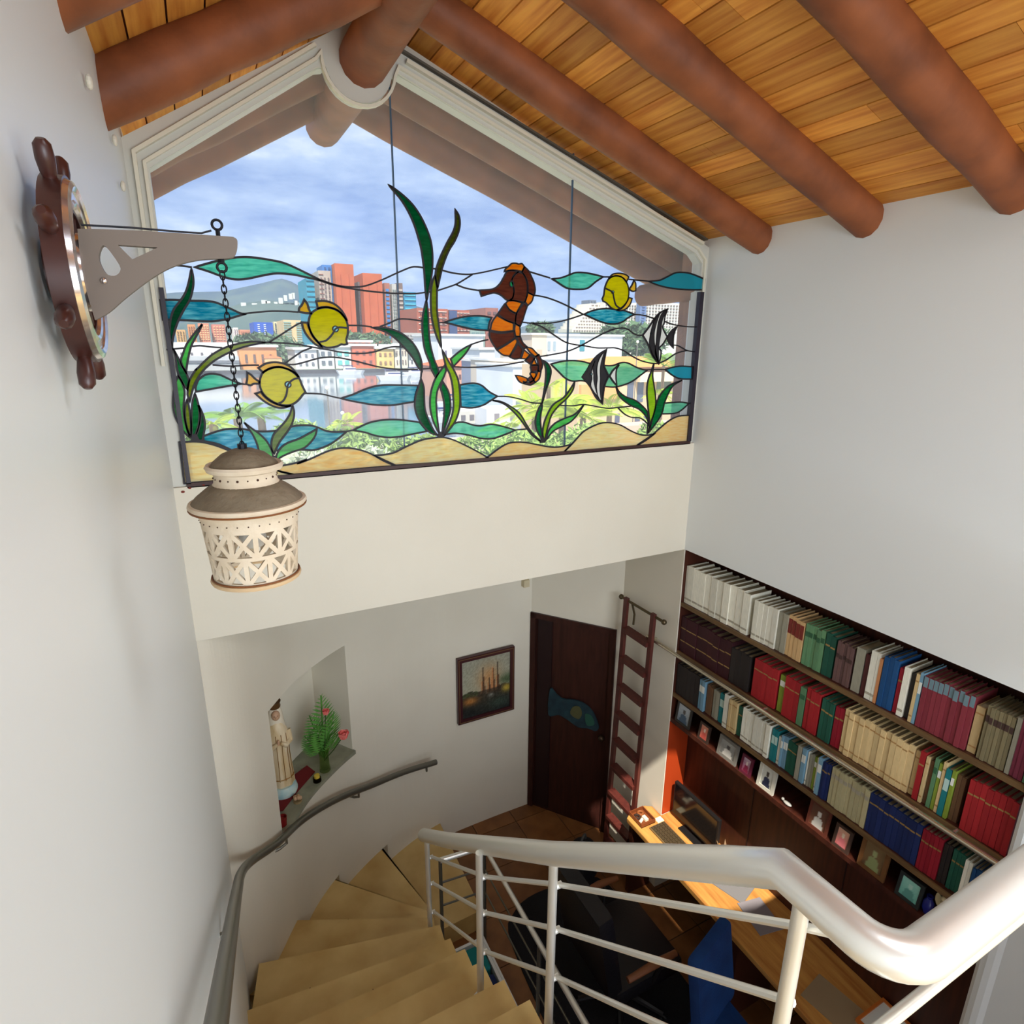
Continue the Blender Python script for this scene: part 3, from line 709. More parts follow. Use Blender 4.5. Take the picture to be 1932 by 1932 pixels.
def vquad(m, a, b, z0, z1):
    m.add([(a[0], a[1], z0), (b[0], b[1], z0), (b[0], b[1], z1), (a[0], a[1], z1)], [(0, 1, 2, 3)])


for i in range(len(DEN) - 1):
    a, b = DEN[i], DEN[i + 1]
    if I1 <= i < I2:
        vquad(mb, a, b, ZF, NZ0)
        vquad(mb, a, b, NZ1, ZLEDGE)
    else:
        vquad(mb, a, b, ZF, ZLEDGE)
n1, n2 = Vector((*DEN[I1], 0)), Vector((*DEN[I2], 0))
b1, b2 = n1 + NDIR, n2 + NDIR
vquad(mb, n1, b1, NZ0, NZ1)
vquad(mb, b1, b2, NZ0, NZ1)
vquad(mb, b2, n2, NZ0, NZ1)
ring = [DEN[i] for i in range(I1, I2 + 1)] + [(b2.x, b2.y), (b1.x, b1.y)]
for zz in (NZ1, NZ0 - 0.05):
    tri = tessellate_polygon([[Vector((p[0], p[1], 0)) for p in ring]])
    mb.add([(p[0], p[1], zz) for p in ring], [tuple(t) for t in tri])
wall_back = mb.build('wall_back', M_WALL, smooth=True, kind='structure', label='curved white stair wall with a niche', cat='wall')
# stone sill of the niche
front = [DEN[i] for i in range(I1, I2 + 1)]
nrm = Vector((0.825, -0.565, 0)).normalized()
sill_poly = [(p[0] + 0.02, p[1] - 0.02) for p in front] + [(b2.x, b2.y), (b1.x, b1.y)]
MB().prism(sill_poly, NZ0 - 0.03, NZ0).build('niche_sill', mat('grey_green_stone', (150, 150, 128), 0.35, noise=(9, (122, 122, 104), (1, 1, 1))), parent=wall_back, label='grey stone niche sill')

mb = MB()
mb.box((XL - 0.15, YBACK, ZF), (XL, YW + 0.2, 1.3))
wall_left = mb.build('wall_left', M_SATIN, kind='structure', label='long white wall on the left beside the stairs', cat='wall')

# window wall: spandrel under the window, gable strip above it
mb = MB()
mb.box((XL, YW, ZLEDGE), (XR + 0.15, YW + 0.16, -0.635))
wall_front = mb.build('wall_front', M_WALL, kind='structure', label='white wall under the stained glass window', cat='wall')
for (px_, py_, r_) in ((345, 928, 0.006), (358, 921, 0.005), (384, 915, 0.004)):
    q_ = atY(px_, py_, YW)
    MB().ball(q_, r_ * 1.4, 0.002, r_, 8).build('paint_chip', mat('red_brown_chip', (120, 50, 40), 0.8), wall_front)
mb = MB()
mb.box((XL - 0.15, YW + 0.16, ZLEDGE), (3.4, 4.7, ZLEDGE + 0.12))
mb.build('ceiling_lower', M_WALL, kind='structure', label='low ceiling over the door and niche', cat='ceiling')

# right wall, upper part, then the pier beside the bookcase
mb = MB()
ys = [YBACK, YW + 0.16]
mb.box((XR, YBACK, ZLEDGE), (XR + 0.42, YW + 0.16, ZR + 0.02))
wall_right = mb.build('wall_right', M_SATIN, kind='structure', label='tall white wall above the bookcase', cat='wall')
mb = MB()
mb.box((XR, YW, ZF), (XR + 0.42, 4.7, ZLEDGE))
mb.build('wall_right_pier', M_WALL, kind='structure', label='white wall end between door and bookcase', cat='wall')
mb = MB()
mb.box((XR, YBACK, ZF), (XR + 0.42, 0.86, ZLEDGE))
mb.tube([(XR + 0.02, 0.86, ZF), (XR + 0.02, 0.86, ZLEDGE)], 0.045, 12)
mb.build('wall_right_near', M_SATIN, kind='structure', label='white wall end on the near side of the bookcase', cat='wall')
# oblique wall with the door
A = Vector((2.436, 4.352, 0))
B = Vector((2.94, 3.683, 0))
dAB = (B - A).normalized()
nAB = Vector((-dAB.y, dAB.x, 0))
if nAB.y > 0: nAB = -nAB                  # towards the room
mb = MB()
vquad(mb, A, B, -2.335, ZLEDGE)
vquad(mb, A + dAB * 0.80, B, ZF, -2.335)
vquad(mb, A - nAB * 0.0, A - nAB * 0.1, ZF, -2.335)
mb.build('wall_door', M_WALL, kind='structure', label='angled white wall around the dark door', cat='wall')
# unseen back of the house; its openings are made up to let light in
mb = MB()
mb.box((XL - 0.15, YBACK - 0.15, ZF), (3.4, YBACK, -3.95))
mb.box((XL - 0.15, YBACK - 0.15, -2.3), (3.4, YBACK, -1.5))
mb.box((XL - 0.15, YBACK - 0.15, 0.3), (3.4, YBACK, 1.4))
mb.box((XL - 0.15, YBACK - 0.15, ZF), (0.02, YBACK, 1.4))
mb.box((2.78, YBACK - 0.15, ZF), (3.4, YBACK, 1.4))
mb.build('wall_rear', M_WALL, kind='structure', label='unseen rear wall behind the landing with openings added to let light in', cat='wall')

# ------------------------------------------------------------------ landing and stairs
mb = MB()
mb.box((XL, YBACK, ZLAND - 0.18), (0.92, 0.62, ZLAND))
mb.box((0.92, YBACK, ZLAND - 0.18), (XR, 0.36, ZLAND))
mb.build('floor_landing', M_MARBLE, kind='structure', label='cream landing at the head of the stairs', cat='floor')
RISE = (ZLAND - ZF) / 14.0
NOSE = {1: ((1.47, 4.34), (1.45, 3.35)), 2: ((0.86, 4.12), (1.06, 3.34)), 3: ((0.40, 3.82), (1.0, 3.2)), 4: ((0.05, 3.43), (0.96, 3.0)),
        5: ((-0.10, 3.03), (0.94, 2.78)), 6: ((-0.19, 2.64), (0.92, 2.53)), 7: ((-0.19, 2.33), (0.92, 2.30)), 8: ((-0.19, 2.07), (0.92, 2.07)),
        9: ((-0.19, 1.82), (0.92, 1.82)), 10: ((-0.19, 1.58), (0.92, 1.58)), 11: ((-0.19, 1.34), (0.92, 1.34)), 12: ((-0.19, 1.10), (0.92, 1.10)),
        13: ((-0.19, 0.86), (0.92, 0.86)), 14: ((-0.19, 0.60), (0.92, 0.60))}
stairs = thing('staircase', (0.4, 2.0, ZF), 'winding flight of cream marble steps', 'stairs', kind='structure')


def lip(k, d):
    (o, i) = NOSE[k]
    o, i = Vector(o), Vector(i)
    t = (i - o).normalized()
    nv = Vector((-t.y, t.x)) if k > 1 else Vector((1, 0))
    if k > 1 and nv.dot(Vector((0.3, 1))) < 0: nv = -nv
    return (o + nv * d, i + nv * d)


for k in range(1, 14):
    z = ZF + RISE * k
    o1, i1 = lip(k, 0.0)
    o2, i2 = lip(k + 1, -0.03)
    lo, li = lip(k, 0.022)
    wall_pts = []
    if k <= 5:                            # follow the curved wall
        for p in DEN:
            pv = Vector(p)
            if k == 1:
                if NOSE[2][0][0] < p[0] < 1.45: wall_pts.append(p)
            elif NOSE[k + 1][0][1] < p[1] < NOSE[k][0][1]: wall_pts.append(p)
        wall_pts = sorted(wall_pts, key=lambda p: p[0])
    body = [tuple(o2)] + [tuple(p) for p in wall_pts] + [tuple(o1), tuple(i1), tuple(i2)]
    top = [tuple(o2)] + [tuple(p) for p in wall_pts] + [tuple(lo), tuple(li), tuple(i2)]
    st = MB().prism(top, z - 0.03, z).build('tread', M_MARBLE, stairs)
    MB().prism(body, max(ZF, z - RISE - 0.05), z - 0.03).build('riser', M_MARBLE, stairs)
# joints between the marble slabs of a few treads
for (k, fx) in ((4, 0.45), (7, 0.55), (9, 0.42), (10, 0.68), (6, 0.3)):
    z = ZF + RISE * k
    a = Vector(NOSE[k][0]).lerp(Vector(NOSE[k][1]), fx)
    b = Vector(NOSE[k + 1][0]).lerp(Vector(NOSE[k + 1][1]), fx)
    MB().obox((a.x, a.y + 0.023, z - 0.09), (0.0025, 0, 0), (0, 0.003, 0), (0, 0, 0.09)).build('slab_joint', M_GROUT, stairs)

# ------------------------------------------------------------------ roof: planks, logs
ceiling = thing('ceiling', (RX, 1.0, RZ), 'gabled timber ceiling of pine planks on round logs', 'ceiling', kind='structure')


def roofbox(m, x0, x1, y0, y1, d0, d1):
    p = []
    for d in (d0, d1):
        for (x, y) in ((x0, y0), (x1, y0), (x1, y1), (x0, y1)):
            p.append((x, y, deck(x) + d))
    m.add(p, [(0, 3, 2, 1), (4, 5, 6, 7), (0, 1, 5, 4), (1, 2, 6, 5), (2, 3, 7, 6), (3, 0, 4, 7)])


YE = 3.93
SKX, SKY = (1.08, 1.78), (-0.98, 0.42)
for (xa, xb, n) in ((RX, XR + 0.45, 24), (XL - 0.35, RX, 12)):
    for i in range(n):
        x0 = xa + (xb - xa) * i / n
        x1 = xa + (xb - xa) * (i + 1) / n
        y = YBACK + random.uniform(-0.9, 0)
        while y < YE:
            y1 = min(YE, y + random.choice((1.24, 1.86, 1.86, 2.48)))
            segs = [(max(y, YBACK), y1)]
            if x1 > SKX[0] and x0 < SKX[1]:
                segs = [(max(y, YBACK), min(y1, SKY[0])), (max(y, SKY[1]), y1)]
            for (ya, yb) in segs:
                if yb - ya > 0.05:
                    m = MB()
                    roofbox(m, x0 + 0.003, x1 - 0.003, ya + 0.001, yb - 0.001, 0.0, 0.018)
                    m.build('plank', M_PLANK, ceiling)
            y = y1
mb = MB()
for (xa, xb) in ((RX, SKX[0]), (SKX[1], XR + 0.5), (XL - 0.4, RX)):
    roofbox(mb, xa, xb, YBACK, YE + 0.03, 0.02, 0.09)
roofbox(mb, SKX[0], SKX[1], YBACK, SKY[0], 0.02, 0.09)
roofbox(mb, SKX[0], SKX[1], SKY[1], YE + 0.03, 0.02, 0.09)
mb.build('roof_covering', M_ROOFTOP, ceiling)


def log(name, a, b, r, bumpy=0.006, n=14, parent=ceiling):
    a, b = Vector(a), Vector(b)
    N = 9
    path = [a.lerp(b, i / (N - 1)) for i in range(N)]
    rs = [r + random.uniform(-bumpy, bumpy) for _ in range(N)]
    return MB().tube(path, rs, n).build(name, M_LOG, parent, smooth=True)


RLOG = 0.087
for yb in (2.66, 2.03, 1.42, 0.80, -1.25):
    log('rafter', (RX + 0.02, yb, deck(RX + 0.02) - 0.045), (XR + 0.05, yb, deck(XR + 0.05) - 0.045), RLOG)
for yb in (2.46, 1.74, 1.02, 0.2, -1.25):
    log('rafter', (RX - 0.02, yb, deck(RX - 0.02) - 0.085), (XL - 0.05, yb, deck(XL - 0.05) - 0.085), 0.092)
log('ridge_beam', (RX - 0.005, YBACK, 1.205), (RX - 0.005, 4.02, 1.205), 0.104)
# the outermost pair of logs carries the eaves outside the glass, with a plate log under them
log('rafter', (RX + 0.02, 3.80, deck(RX + 0.02) - 0.05), (XR + 0.45, 3.80, deck(XR + 0.45) - 0.05), 0.10)
log('rafter', (RX - 0.02, 3.80, deck(RX - 0.02) - 0.05), (XL - 0.3, 3.80, deck(XL - 0.3) - 0.05), 0.10)
log('rafter', (RX + 0.02, 3.42, deck(RX + 0.02) - 0.06), (XR + 0.45, 3.42, deck(XR + 0.45) - 0.06), 0.075)
log('rafter', (RX - 0.02, 3.42, deck(RX - 0.02) - 0.06), (XL - 0.3, 3.42, deck(XL - 0.3) - 0.06), 0.075)
pl = atY(1222, 556, 3.62)
log('plate_log', (pl.x + 0.02, 3.1, pl.z + 0.015), (pl.x + 0.02, 3.70, pl.z), 0.078)
# white mortar dabs where the logs meet the left wall
for (y, z) in ((2.50, 0.62), (1.94, 0.60), (2.56, 0.50)):
    MB().ball((XL + 0.012, y, z), 0.008, 0.014, 0.017).build('mortar_dab', M_WALL, ceiling)
# outside pier right of the window
MB().box((2.955, 3.19, -1.6), (3.3, 3.30, 0.62)).build('outside_pier', M_STUCCO, label='brown stucco pier outside the right end of the window', cat='pillar', kind='structure')

# ------------------------------------------------------------------ window
window = thing('window_1', (1.4, YW, -0.63), 'large gable window with pale frame', 'window', kind='structure')
GB = -0.622
arc = [(0.785 - 0.15 * math.cos(a), 1.19 - 0.15 * math.sin(a)) for a in [math.pi * i / 14 for i in range(15)]]
arc = [(x, z) for (x, z) in arc]
inner = [(-0.095, GB), (-0.085, 0.672), (0.60, 1.142)] + [(0.632, 1.150)] + arc[1:-1] + [(0.955, 1.188), (2.83, 0.555), (2.893, 0.50), (2.893, GB)]
outer = [(XL, -0.64), (XL, deck(XL) - 0.05), (RX, RZ - 0.02), (XR, deck(XR) - 0.05), (XR, -0.64)]


def fy(u, v, d):
    return Vector((u, d, v))


MB().plate(outer, [inner], fy, YW + 0.02, YW + 0.10).build('frame', M_FRAME, window)


def off_poly(poly, d):
    P = [Vector(p) for p in poly]
    n = len(P)
    res = []
    for i in range(n):
        t1 = (P[i] - P[i - 1]).normalized()
        t2 = (P[(i + 1) % n] - P[i]).normalized()
        nn = (Vector((-t1.y, t1.x)) + Vector((-t2.y, t2.x)))
        nn = nn.normalized() if nn.length > 0.2 else Vector((-t1.y, t1.x))
        k = max(0.55, nn.dot(Vector((-t1.y, t1.x))))
        res.append(tuple(P[i] + nn * d / k))
    return res


M_FRAME2 = mat('cream_window_bead', (222, 216, 196), 0.4)
top_line = [(-0.105, -0.1), (-0.098, 0.69), (0.60, 1.172), (0.622, 1.20)] + [(0.785 - 0.162 * math.cos(a), 1.187 - 0.162 * math.sin(a)) for a in [0.12 + (math.pi - 0.24) * i / 14 for i in range(15)]] + [(0.965, 1.208), (2.84, 0.58), (2.905, 0.52), (2.905, -0.1)]
MB().ribbon(top_line, 0.012, False, fy, YW + 0.002, YW + 0.03).build('frame_bead', M_FRAME2, window)
t2 = [(-0.135, -0.1), (-0.13, 0.722), (0.60, 1.222)]
MB().ribbon(t2, 0.014, False, fy, YW - 0.004, YW + 0.03).build('frame_bead', M_FRAME2, window)
MB().ribbon([(1.0, 1.235), (2.87, 0.61)], 0.016, False, fy, YW - 0.006, YW + 0.03).build('frame_bead', M_FRAME2, window)
MB().ribbon([(0.98, 1.272), (2.9, 0.635)], 0.01, False, fy, YW - 0.004, YW + 0.03).build('frame_bead', mat('dark_frame_gap', (90, 84, 74), 0.6), window)
M_HAZED = glass_mat('hazed_pane', (248, 250, 252), 0.905, None, 0.2, 0.004)  # slight milkiness added to imitate the haze of reflections on the glass
XS1, XS2 = atY(745, 400, 3.06).x, atY(1076, 500, 3.06).x


def clip_x(poly, x, keep_left):
    out = []
    n = len(poly)
    for i in range(n):
        a, b = poly[i], poly[(i + 1) % n]
        ina = (a[0] <= x) == keep_left
        inb = (b[0] <= x) == keep_left
        if ina: out.append(a)
        if ina != inb:
            t = (x - a[0]) / (b[0] - a[0])
            out.append((x, a[1] + t * (b[1] - a[1])))
    return out


for poly in (clip_x(inner, XS1 - 0.002, True), clip_x(clip_x(inner, XS1 + 0.002, False), XS2 - 0.002, True), clip_x(inner, XS2 + 0.002, False)):
    MB().plate(poly, [], fy, YW + 0.032, YW + 0.038).build('pane', M_HAZED, window)
for xs, zt in ((XS1, 1.17), (XS2, 0.99)):
    MB().box((xs - 0.003, YW + 0.028, GB), (xs + 0.003, YW + 0.041, zt)).build('pane_seal', mat('pane_seal', (62, 88, 110), 0.3), window)
# dark strips that hold the lower glazing
MB().box((-0.112, YW + 0.0, -0.64), (2.905, YW + 0.03, GB + 0.004)).build('bottom_strip', mat('dark_brown_strip', (58, 30, 26), 0.5), window)
MB().box((-0.112, YW + 0.0, GB), (-0.094, YW + 0.03, 0.22)).build('side_strip', mat('dark_plum_strip', (40, 32, 44), 0.4), window)
MB().box((2.880, YW + 0.0, GB), (2.912, YW + 0.03, 0.33)).build('side_strip', mat('dark_plum_strip', (40, 32, 44), 0.4), window)

# ------------------------------------------------------------------ stained glass
GCOL = dict(teal=((164, 246, 220), 0.6, (112, 214, 192)), blue=((28, 184, 206), 0.55, (176, 240, 244)), pale_teal=((186, 246, 222), 0.7, (150, 228, 200)),
            sky_blue=((86, 208, 224), 0.6, None), dark_green=((8, 126, 78), 0.5, (26, 154, 100)), green=((12, 152, 88), 0.5, (46, 182, 114)),
            light_green=((130, 232, 136), 0.4, (96, 210, 104)), olive=((166, 184, 56), 0.5, (192, 204, 76)), dark_olive=((100, 112, 36), 0.5, (130, 136, 54)),
            lime=((200, 230, 72), 0.5, (176, 214, 64)), sand=((255, 246, 206), 0.40, (255, 230, 172)), sand_dark=((255, 238, 190), 0.40, (255, 218, 152)),
            yellow=((232, 226, 4), 0.22, (212, 206, 12)), pale_yellow=((250, 220, 76), 0.3, (244, 196, 54)), amber=((250, 168, 34), 0.3, (234, 128, 22)),
            brown=((134, 68, 46), 0.3, (108, 52, 38)), cyan=((150, 226, 242), 0.05, None), emerald=((30, 170, 100), 0.1, None), white_glass=((236, 238, 232), 0.12, None))
GMILK = dict(cyan=0.9, emerald=0.8, yellow=0.6, pale_yellow=0.55, sand=0.5, sand_dark=0.5, brown=0.5, amber=0.55, white_glass=0.9, light_green=0.45)
M_BLACKG = mat('black_glass', (24, 20, 26), 0.3)


def gmat(c):
    if c == 'black': return M_BLACKG
    col, cl, st = GCOL[c]
    return glass_mat('glass_' + c, col, cl, st, GMILK.get(c, 0.35))


panel = thing('stained_glass_panel', (1.4, YW + 0.02, GB), 'stained glass sea scene with seahorse, fish and seaweed in the window', 'stained glass')
CREATURE = {}
CLAB = {'fish1': ('fish', 'yellow glass fish in front of the red tower'), 'fish2': ('fish', 'lower yellow glass fish'), 'fish3': ('fish', 'small yellow glass fish facing left'),
        'angel1': ('angelfish', 'black and white striped glass angelfish, upper'), 'angel2': ('angelfish', 'black glass angelfish with white stripes, lower'),
        'seahorse': ('seahorse', 'brown and amber glass seahorse')}
LAYER = dict(wave=0.012, sand_dune=0.011, leaf=0.008)
for (grp, colr, pts) in GLASS:
    P = [(p[0] / 1000.0, p[1] / 1000.0) + tuple(p[2:]) for p in pts]
    if ':' in grp:
        who, part = grp.split(':')
        if who not in CREATURE:
            nm, lb = CLAB[who]
            e = thing(nm, (0, 0, 0), lb)
            e.parent = panel
            e.location = Vector((P[0][0], YW + 0.012, P[0][1])) - wloc(panel)
            CREATURE[who] = e
        par = CREATURE[who]
        dy = YW + 0.006
        if part == 'eye':
            cx, cz = P[0][0], P[0][1]
            big = who == 'seahorse'
            s = 0.62 if who == 'fish3' else (0.5 if who.startswith('angel') else 1.0)
            ra, rb = (0.0135, 0.0175) if big else (0.0158 * s, 0.0158 * s)
            ci = [(cx + ra * math.cos(2 * math.pi * k / 18), cz + rb * math.sin(2 * math.pi * k / 18)) for k in range(18)]
            cj = [(cx + ra * 0.62 * math.cos(2 * math.pi * k / 18), cz + rb * 0.66 * math.sin(2 * math.pi * k / 18)) for k in range(18)]
            MB().plate(ci, [cj], fy, dy - 0.006, dy + 0.006).build('eye_ring', M_LEAD, par)
            MB().plate(cj, [], fy, dy - 0.004, dy + 0.004).build('eye', gmat(colr), par)
            continue
        if part == 'gill_line':
            MB().ribbon(smooth_pts(P, False, 4), 0.0085, False, fy, dy - 0.005, dy + 0.004).build('gill_line', M_LEAD, par)
            continue
        sp = smooth_pts(P, True, 4)
        ex = 0.003 if (part == 'stripe') else 0.0
        MB().plate(sp, [], fy, dy - 0.001 - ex, dy + 0.002 - ex).build(part, gmat(colr), par)
        MB().ribbon(sp, 0.0075 if who in ('seahorse', 'fish3') else (0.004 if part == 'stripe' else 0.0095), True, fy, dy - 0.004, dy + 0.004).build('lead_edge', M_LEAD, par)
        continue
    dy = YW + LAYER[grp]
    sp = smooth_pts(P, True, 4)
    g = MB().plate(sp, [], fy, dy, dy + 0.003).build(grp, gmat(colr), panel)
    MB().ribbon(sp, 0.0085 if grp != 'wave' else 0.009, True, fy, dy - 0.003, dy + 0.005).build('lead_edge', M_LEAD, g)
for pts in LEAD_LINES:
    P = [(p[0] / 1000.0, p[1] / 1000.0) for p in pts]
    MB().ribbon(smooth_pts(P, False, 5), 0.0075, False, fy, YW + 0.010, YW + 0.018).build('lead_line', M_LEAD, panel)
for (px, py) in ((368, 828), (832, 822), (1025, 832), (518, 868)):     # knots where the leaves meet
    c = atY(px, py, YW)
    MB().plate([(c.x - 0.02, c.z - 0.012), (c.x + 0.02, c.z - 0.012), (c.x + 0.008, c.z + 0.02), (c.x - 0.008, c.z + 0.02)], [], fy, YW + 0.004, YW + 0.012).build('lead_knot', M_LEAD, panel)
# ------------------------------------------------------------------ door, painting
door = thing('door_1', (A.x, A.y, ZF), 'dark brown wooden door beside the ladder', 'door', kind='structure')


def onAB(s, z, out):
    p = A + dAB * s + nAB * out
    return Vector((p.x, p.y, z))


DW = 0.80
MB().obox(onAB(DW / 2, (ZF - 2.335) / 2, -0.03), dAB * DW / 2, nAB * 0.022, Vector((0, 0, (-2.335 - ZF) / 2))).build('leaf', M_DOOR, door)
for (s0, s1) in ((0.0, 0.05), (DW - 0.05, DW)):
    MB().obox(onAB((s0 + s1) / 2, (ZF - 2.335) / 2, 0.0), dAB * (s1 - s0) / 2, nAB * 0.02, Vector((0, 0, (-2.335 - ZF) / 2))).build('jamb', M_DOOR, door)
MB().obox(onAB(DW / 2, -2.36, 0.0), dAB * DW / 2, nAB * 0.02, Vector((0, 0, 0.025))).build('head', M_DOOR, door)
MB().obox(onAB(0.14, (ZF - 2.335) / 2, -0.004), dAB * 0.07, nAB * 0.008, Vector((0, 0, (-2.34 - ZF) / 2 - 0.03))).build('stile', mat('black_stained_wood', (34, 18, 20), 0.4), door)
MB().ball(onAB(0.72, -3.42, 0.03), 0.03).build('knob', mat('dark_bronze', (70, 54, 40), 0.35, metal=0.7), door, smooth=True)
# turquoise carved plaque hanging on the door
prof = [(0.20, -3.34), (0.21, -3.06), (0.27, -3.10), (0.34, -3.13), (0.45, -3.11), (0.54, -3.12), (0.62, -3.17), (0.67, -3.26), (0.69, -3.33), (0.66, -3.37), (0.60, -3.36), (0.50, -3.38), (0.38, -3.33), (0.30, -3.31)]
f3 = lambda u, v, d: onAB(u, v, d)
plaque = thing('door_plaque', onAB(0.45, -3.36, 0.012), 'turquoise carved fish-shaped plaque hanging on the dark door', 'plaque')
MB().plate(smooth_pts(prof, True, 3), [], f3, 0.008, 0.024).build('board', mat('turquoise_plaque', (26, 56, 64), 0.7, noise=(12, (18, 36, 46), (1, 1, 1))), plaque)
MB().plate(smooth_pts([(0.42, -3.26), (0.44, -3.18), (0.50, -3.16), (0.53, -3.22), (0.50, -3.29)], True, 3), [], f3, 0.022, 0.03).build('emblem', mat('ochre_emblem', (78, 78, 48), 0.6), plaque)
MB().plate(smooth_pts([(0.56, -3.22), (0.62, -3.22), (0.65, -3.30), (0.58, -3.33)], True, 3), [], f3, 0.022, 0.028).build('emblem', mat('green_emblem', (34, 78, 64), 0.6), plaque)

pic = thing('ship_painting', (1.97, 4.33, -3.27), 'framed oil painting of sailing ships on the curved stair wall', 'painting')
PX0, PX1, PZ0, PZ1, PY = 1.685, 2.24, -3.265, -2.615, 4.335
fr = 0.042
M_PFRAME = mat('burgundy_picture_frame', (62, 26, 30), 0.35, spec=0.5)
MB().plate([(PX0, PZ0), (PX1, PZ0), (PX1, PZ1), (PX0, PZ1)], [[(PX0 + fr, PZ0 + fr), (PX1 - fr, PZ0 + fr), (PX1 - fr, PZ1 - fr), (PX0 + fr, PZ1 - fr)]], fy, PY - 0.035, PY).build('frame', M_PFRAME, pic)
MB().ribbon([(PX0 + 0.014, PZ0 + 0.014), (PX1 - 0.014, PZ0 + 0.014), (PX1 - 0.014, PZ1 - 0.014), (PX0 + 0.014, PZ1 - 0.014)], 0.006, True, fy, PY - 0.038, PY - 0.03).build('frame_line', mat('worn_gilt', (120, 92, 62), 0.4, metal=0.3), pic)


def gauss(s, t, cs, ct, ws, wt):
    return math.exp(-((s - cs) / ws) ** 2 - ((t - ct) / wt) ** 2)


def mixc(a, b, k):
    k = max(0, min(1, k))
    return tuple(a[i] * (1 - k) + b[i] * k for i in range(3))


rp = random.Random(3)


def ships(s, t):
    c = mixc((176, 172, 146), (150, 150, 132), t)
    c = mixc(c, (196, 140, 84), gauss(s, t, 0.55, 0.62, 0.22, 0.22) * 0.8)
    c = mixc(c, (74, 92, 62), gauss(s, t, 0.95, 0.52, 0.2, 0.1))
    hz = 0.40 + 0.05 * math.sin(s * 9)
    if t < hz:
        c = mixc((58, 52, 40), (28, 32, 30), (hz - t) * 2.5)
        c = mixc(c, (176, 116, 56), gauss(s, t, 0.17, 0.28, 0.16, 0.07))
        c = mixc(c, (188, 160, 60), gauss(s, t, 0.93, 0.36, 0.1, 0.07))
        c = mixc(c, (150, 150, 140), gauss(s, t, 0.6, 0.34, 0.05, 0.07))
        c = mixc(c, (60, 84, 70), gauss(s, t, 0.78, 0.14, 0.25, 0.1) * 0.6)
    for (cs, ct, h) in ((0.44, 0.36, 0.42), (0.64, 0.36, 0.52), (0.74, 0.36, 0.44), (0.56, 0.36, 0.24)):
        w = 0.055 * (1 - (t - ct) / h)
        if ct < t < ct + h and abs(s - cs) < w:
            c = mixc(c, (92, 56, 36) if (s > cs) else (196, 122, 70), 0.75)
        if ct < t < ct + h * 1.12 and abs(s - cs) < 0.008: c = (60, 44, 34)
    if 0.33 < t < 0.42 and 0.32 < s < 0.82: c = mixc(c, (56, 46, 34), 0.75)
    if 0.36 < t < 0.44 and s < 0.34 and rp.random() < 0.6: c = mixc(c, (70, 88, 48), 0.8)
    n = rp.uniform(-14, 14)
    return tuple(x + n for x in c)


sheet('canvas', (PX0 + fr - 0.002, PY - 0.02, PZ0 + fr - 0.002), (PX1 - PX0 - 2 * fr + 0.004, 0, 0), (0, 0, PZ1 - PZ0 - 2 * fr + 0.004), 46, 54, ships, pic)
p = atY(991, 1099, 4.33)
MB().box((p.x - 0.028, 4.30, p.z - 0.035), (p.x + 0.028, 4.352, p.z + 0.03)).build('wall_sensor', mat('beige_plastic', (206, 192, 158), 0.5), label='small beige sensor box high on the wall near the door', cat='sensor')

# ------------------------------------------------------------------ niche: statue, vase, cloth, candles
zs = NZ0
dv = (n2 - n1).normalized()
cl = [atZ(518, 1474, zs), atZ(556, 1432, zs), atZ(596, 1444, zs), atZ(556, 1486, zs), atZ(524, 1512, zs)]
for q in cl: q -= Vector((0.02, 0.03, 0)) * 0
clp = [Vector((0.07, 3.58, 0)), Vector((0.16, 3.80, 0)), Vector((0.36, 3.93, 0)), Vector((0.40, 3.84, 0)), Vector((0.27, 3.70, 0)), Vector((0.15, 3.55, 0))]
MB().prism([(q.x, q.y) for q in clp], zs + 0.0005, zs + 0.008).build('niche_cloth', mat('dark_red_cloth', (112, 24, 26), 0.9, bump=(40, 0.3)), label='dark red cloth under the statue in the niche', cat='cloth')
SX, SY = 0.18, 3.73
statue = thing('robed_statue', (SX, SY, zs + 0.008), 'white robed figure statue with gold trim standing in the wall niche', 'statue')
M_ROBE = mat('ivory_robe', (232, 216, 184), 0.5, noise=(24, (206, 178, 130), (1, 1, 0.15)))
z0 = zs + 0.008
MB().lathe((SX, SY, z0), [(0.0, 0.0), (0.085, 0.0), (0.092, 0.02), (0.085, 0.05), (0.075, 0.07), (0.0, 0.072)], 20).build('base', mat('pale_blue_plaster', (160, 200, 206), 0.6, noise=(20, (206, 222, 214), (1, 1, 1))), statue, smooth=True)
robe = MB()
n = 28
rows_ = [(0.074, 0.06), (0.072, 0.12), (0.066, 0.22), (0.062, 0.32), (0.066, 0.42), (0.064, 0.47), (0.045, 0.53), (0.026, 0.56)]
vs_, fs_ = [], []
for (r, z) in rows_:
    for k in range(n):
        a = 2 * math.pi * k / n
        rr = r * (1 + 0.07 * math.cos(7 * a) * (1 - z))
        vs_.append((SX + rr * math.cos(a), SY + rr * 0.8 * math.sin(a), z0 + z))
for i in range(len(rows_) - 1):
    for k in range(n):
        fs_.append((i * n + k, i * n + (k + 1) % n, (i + 1) * n + (k + 1) % n, (i + 1) * n + k))
robe.add(vs_, fs_)
rb = robe.build('robe', M_ROBE, statue, smooth=True)
M_GOLD = mat('antique_gold', (150, 106, 44), 0.45, metal=0.3)
for k in range(6):
    a = -math.pi / 2 + (k - 2.5) * 0.5
    MB().tube([(SX + (r + 0.004) * (1 + 0.07 * math.cos(7 * a) * (1 - z)) * math.cos(a), SY + (r + 0.004) * 0.8 * math.sin(a), z0 + z) for (r, z) in rows_[1:6]], 0.002, 5).build('gold_trim', M_GOLD, rb)
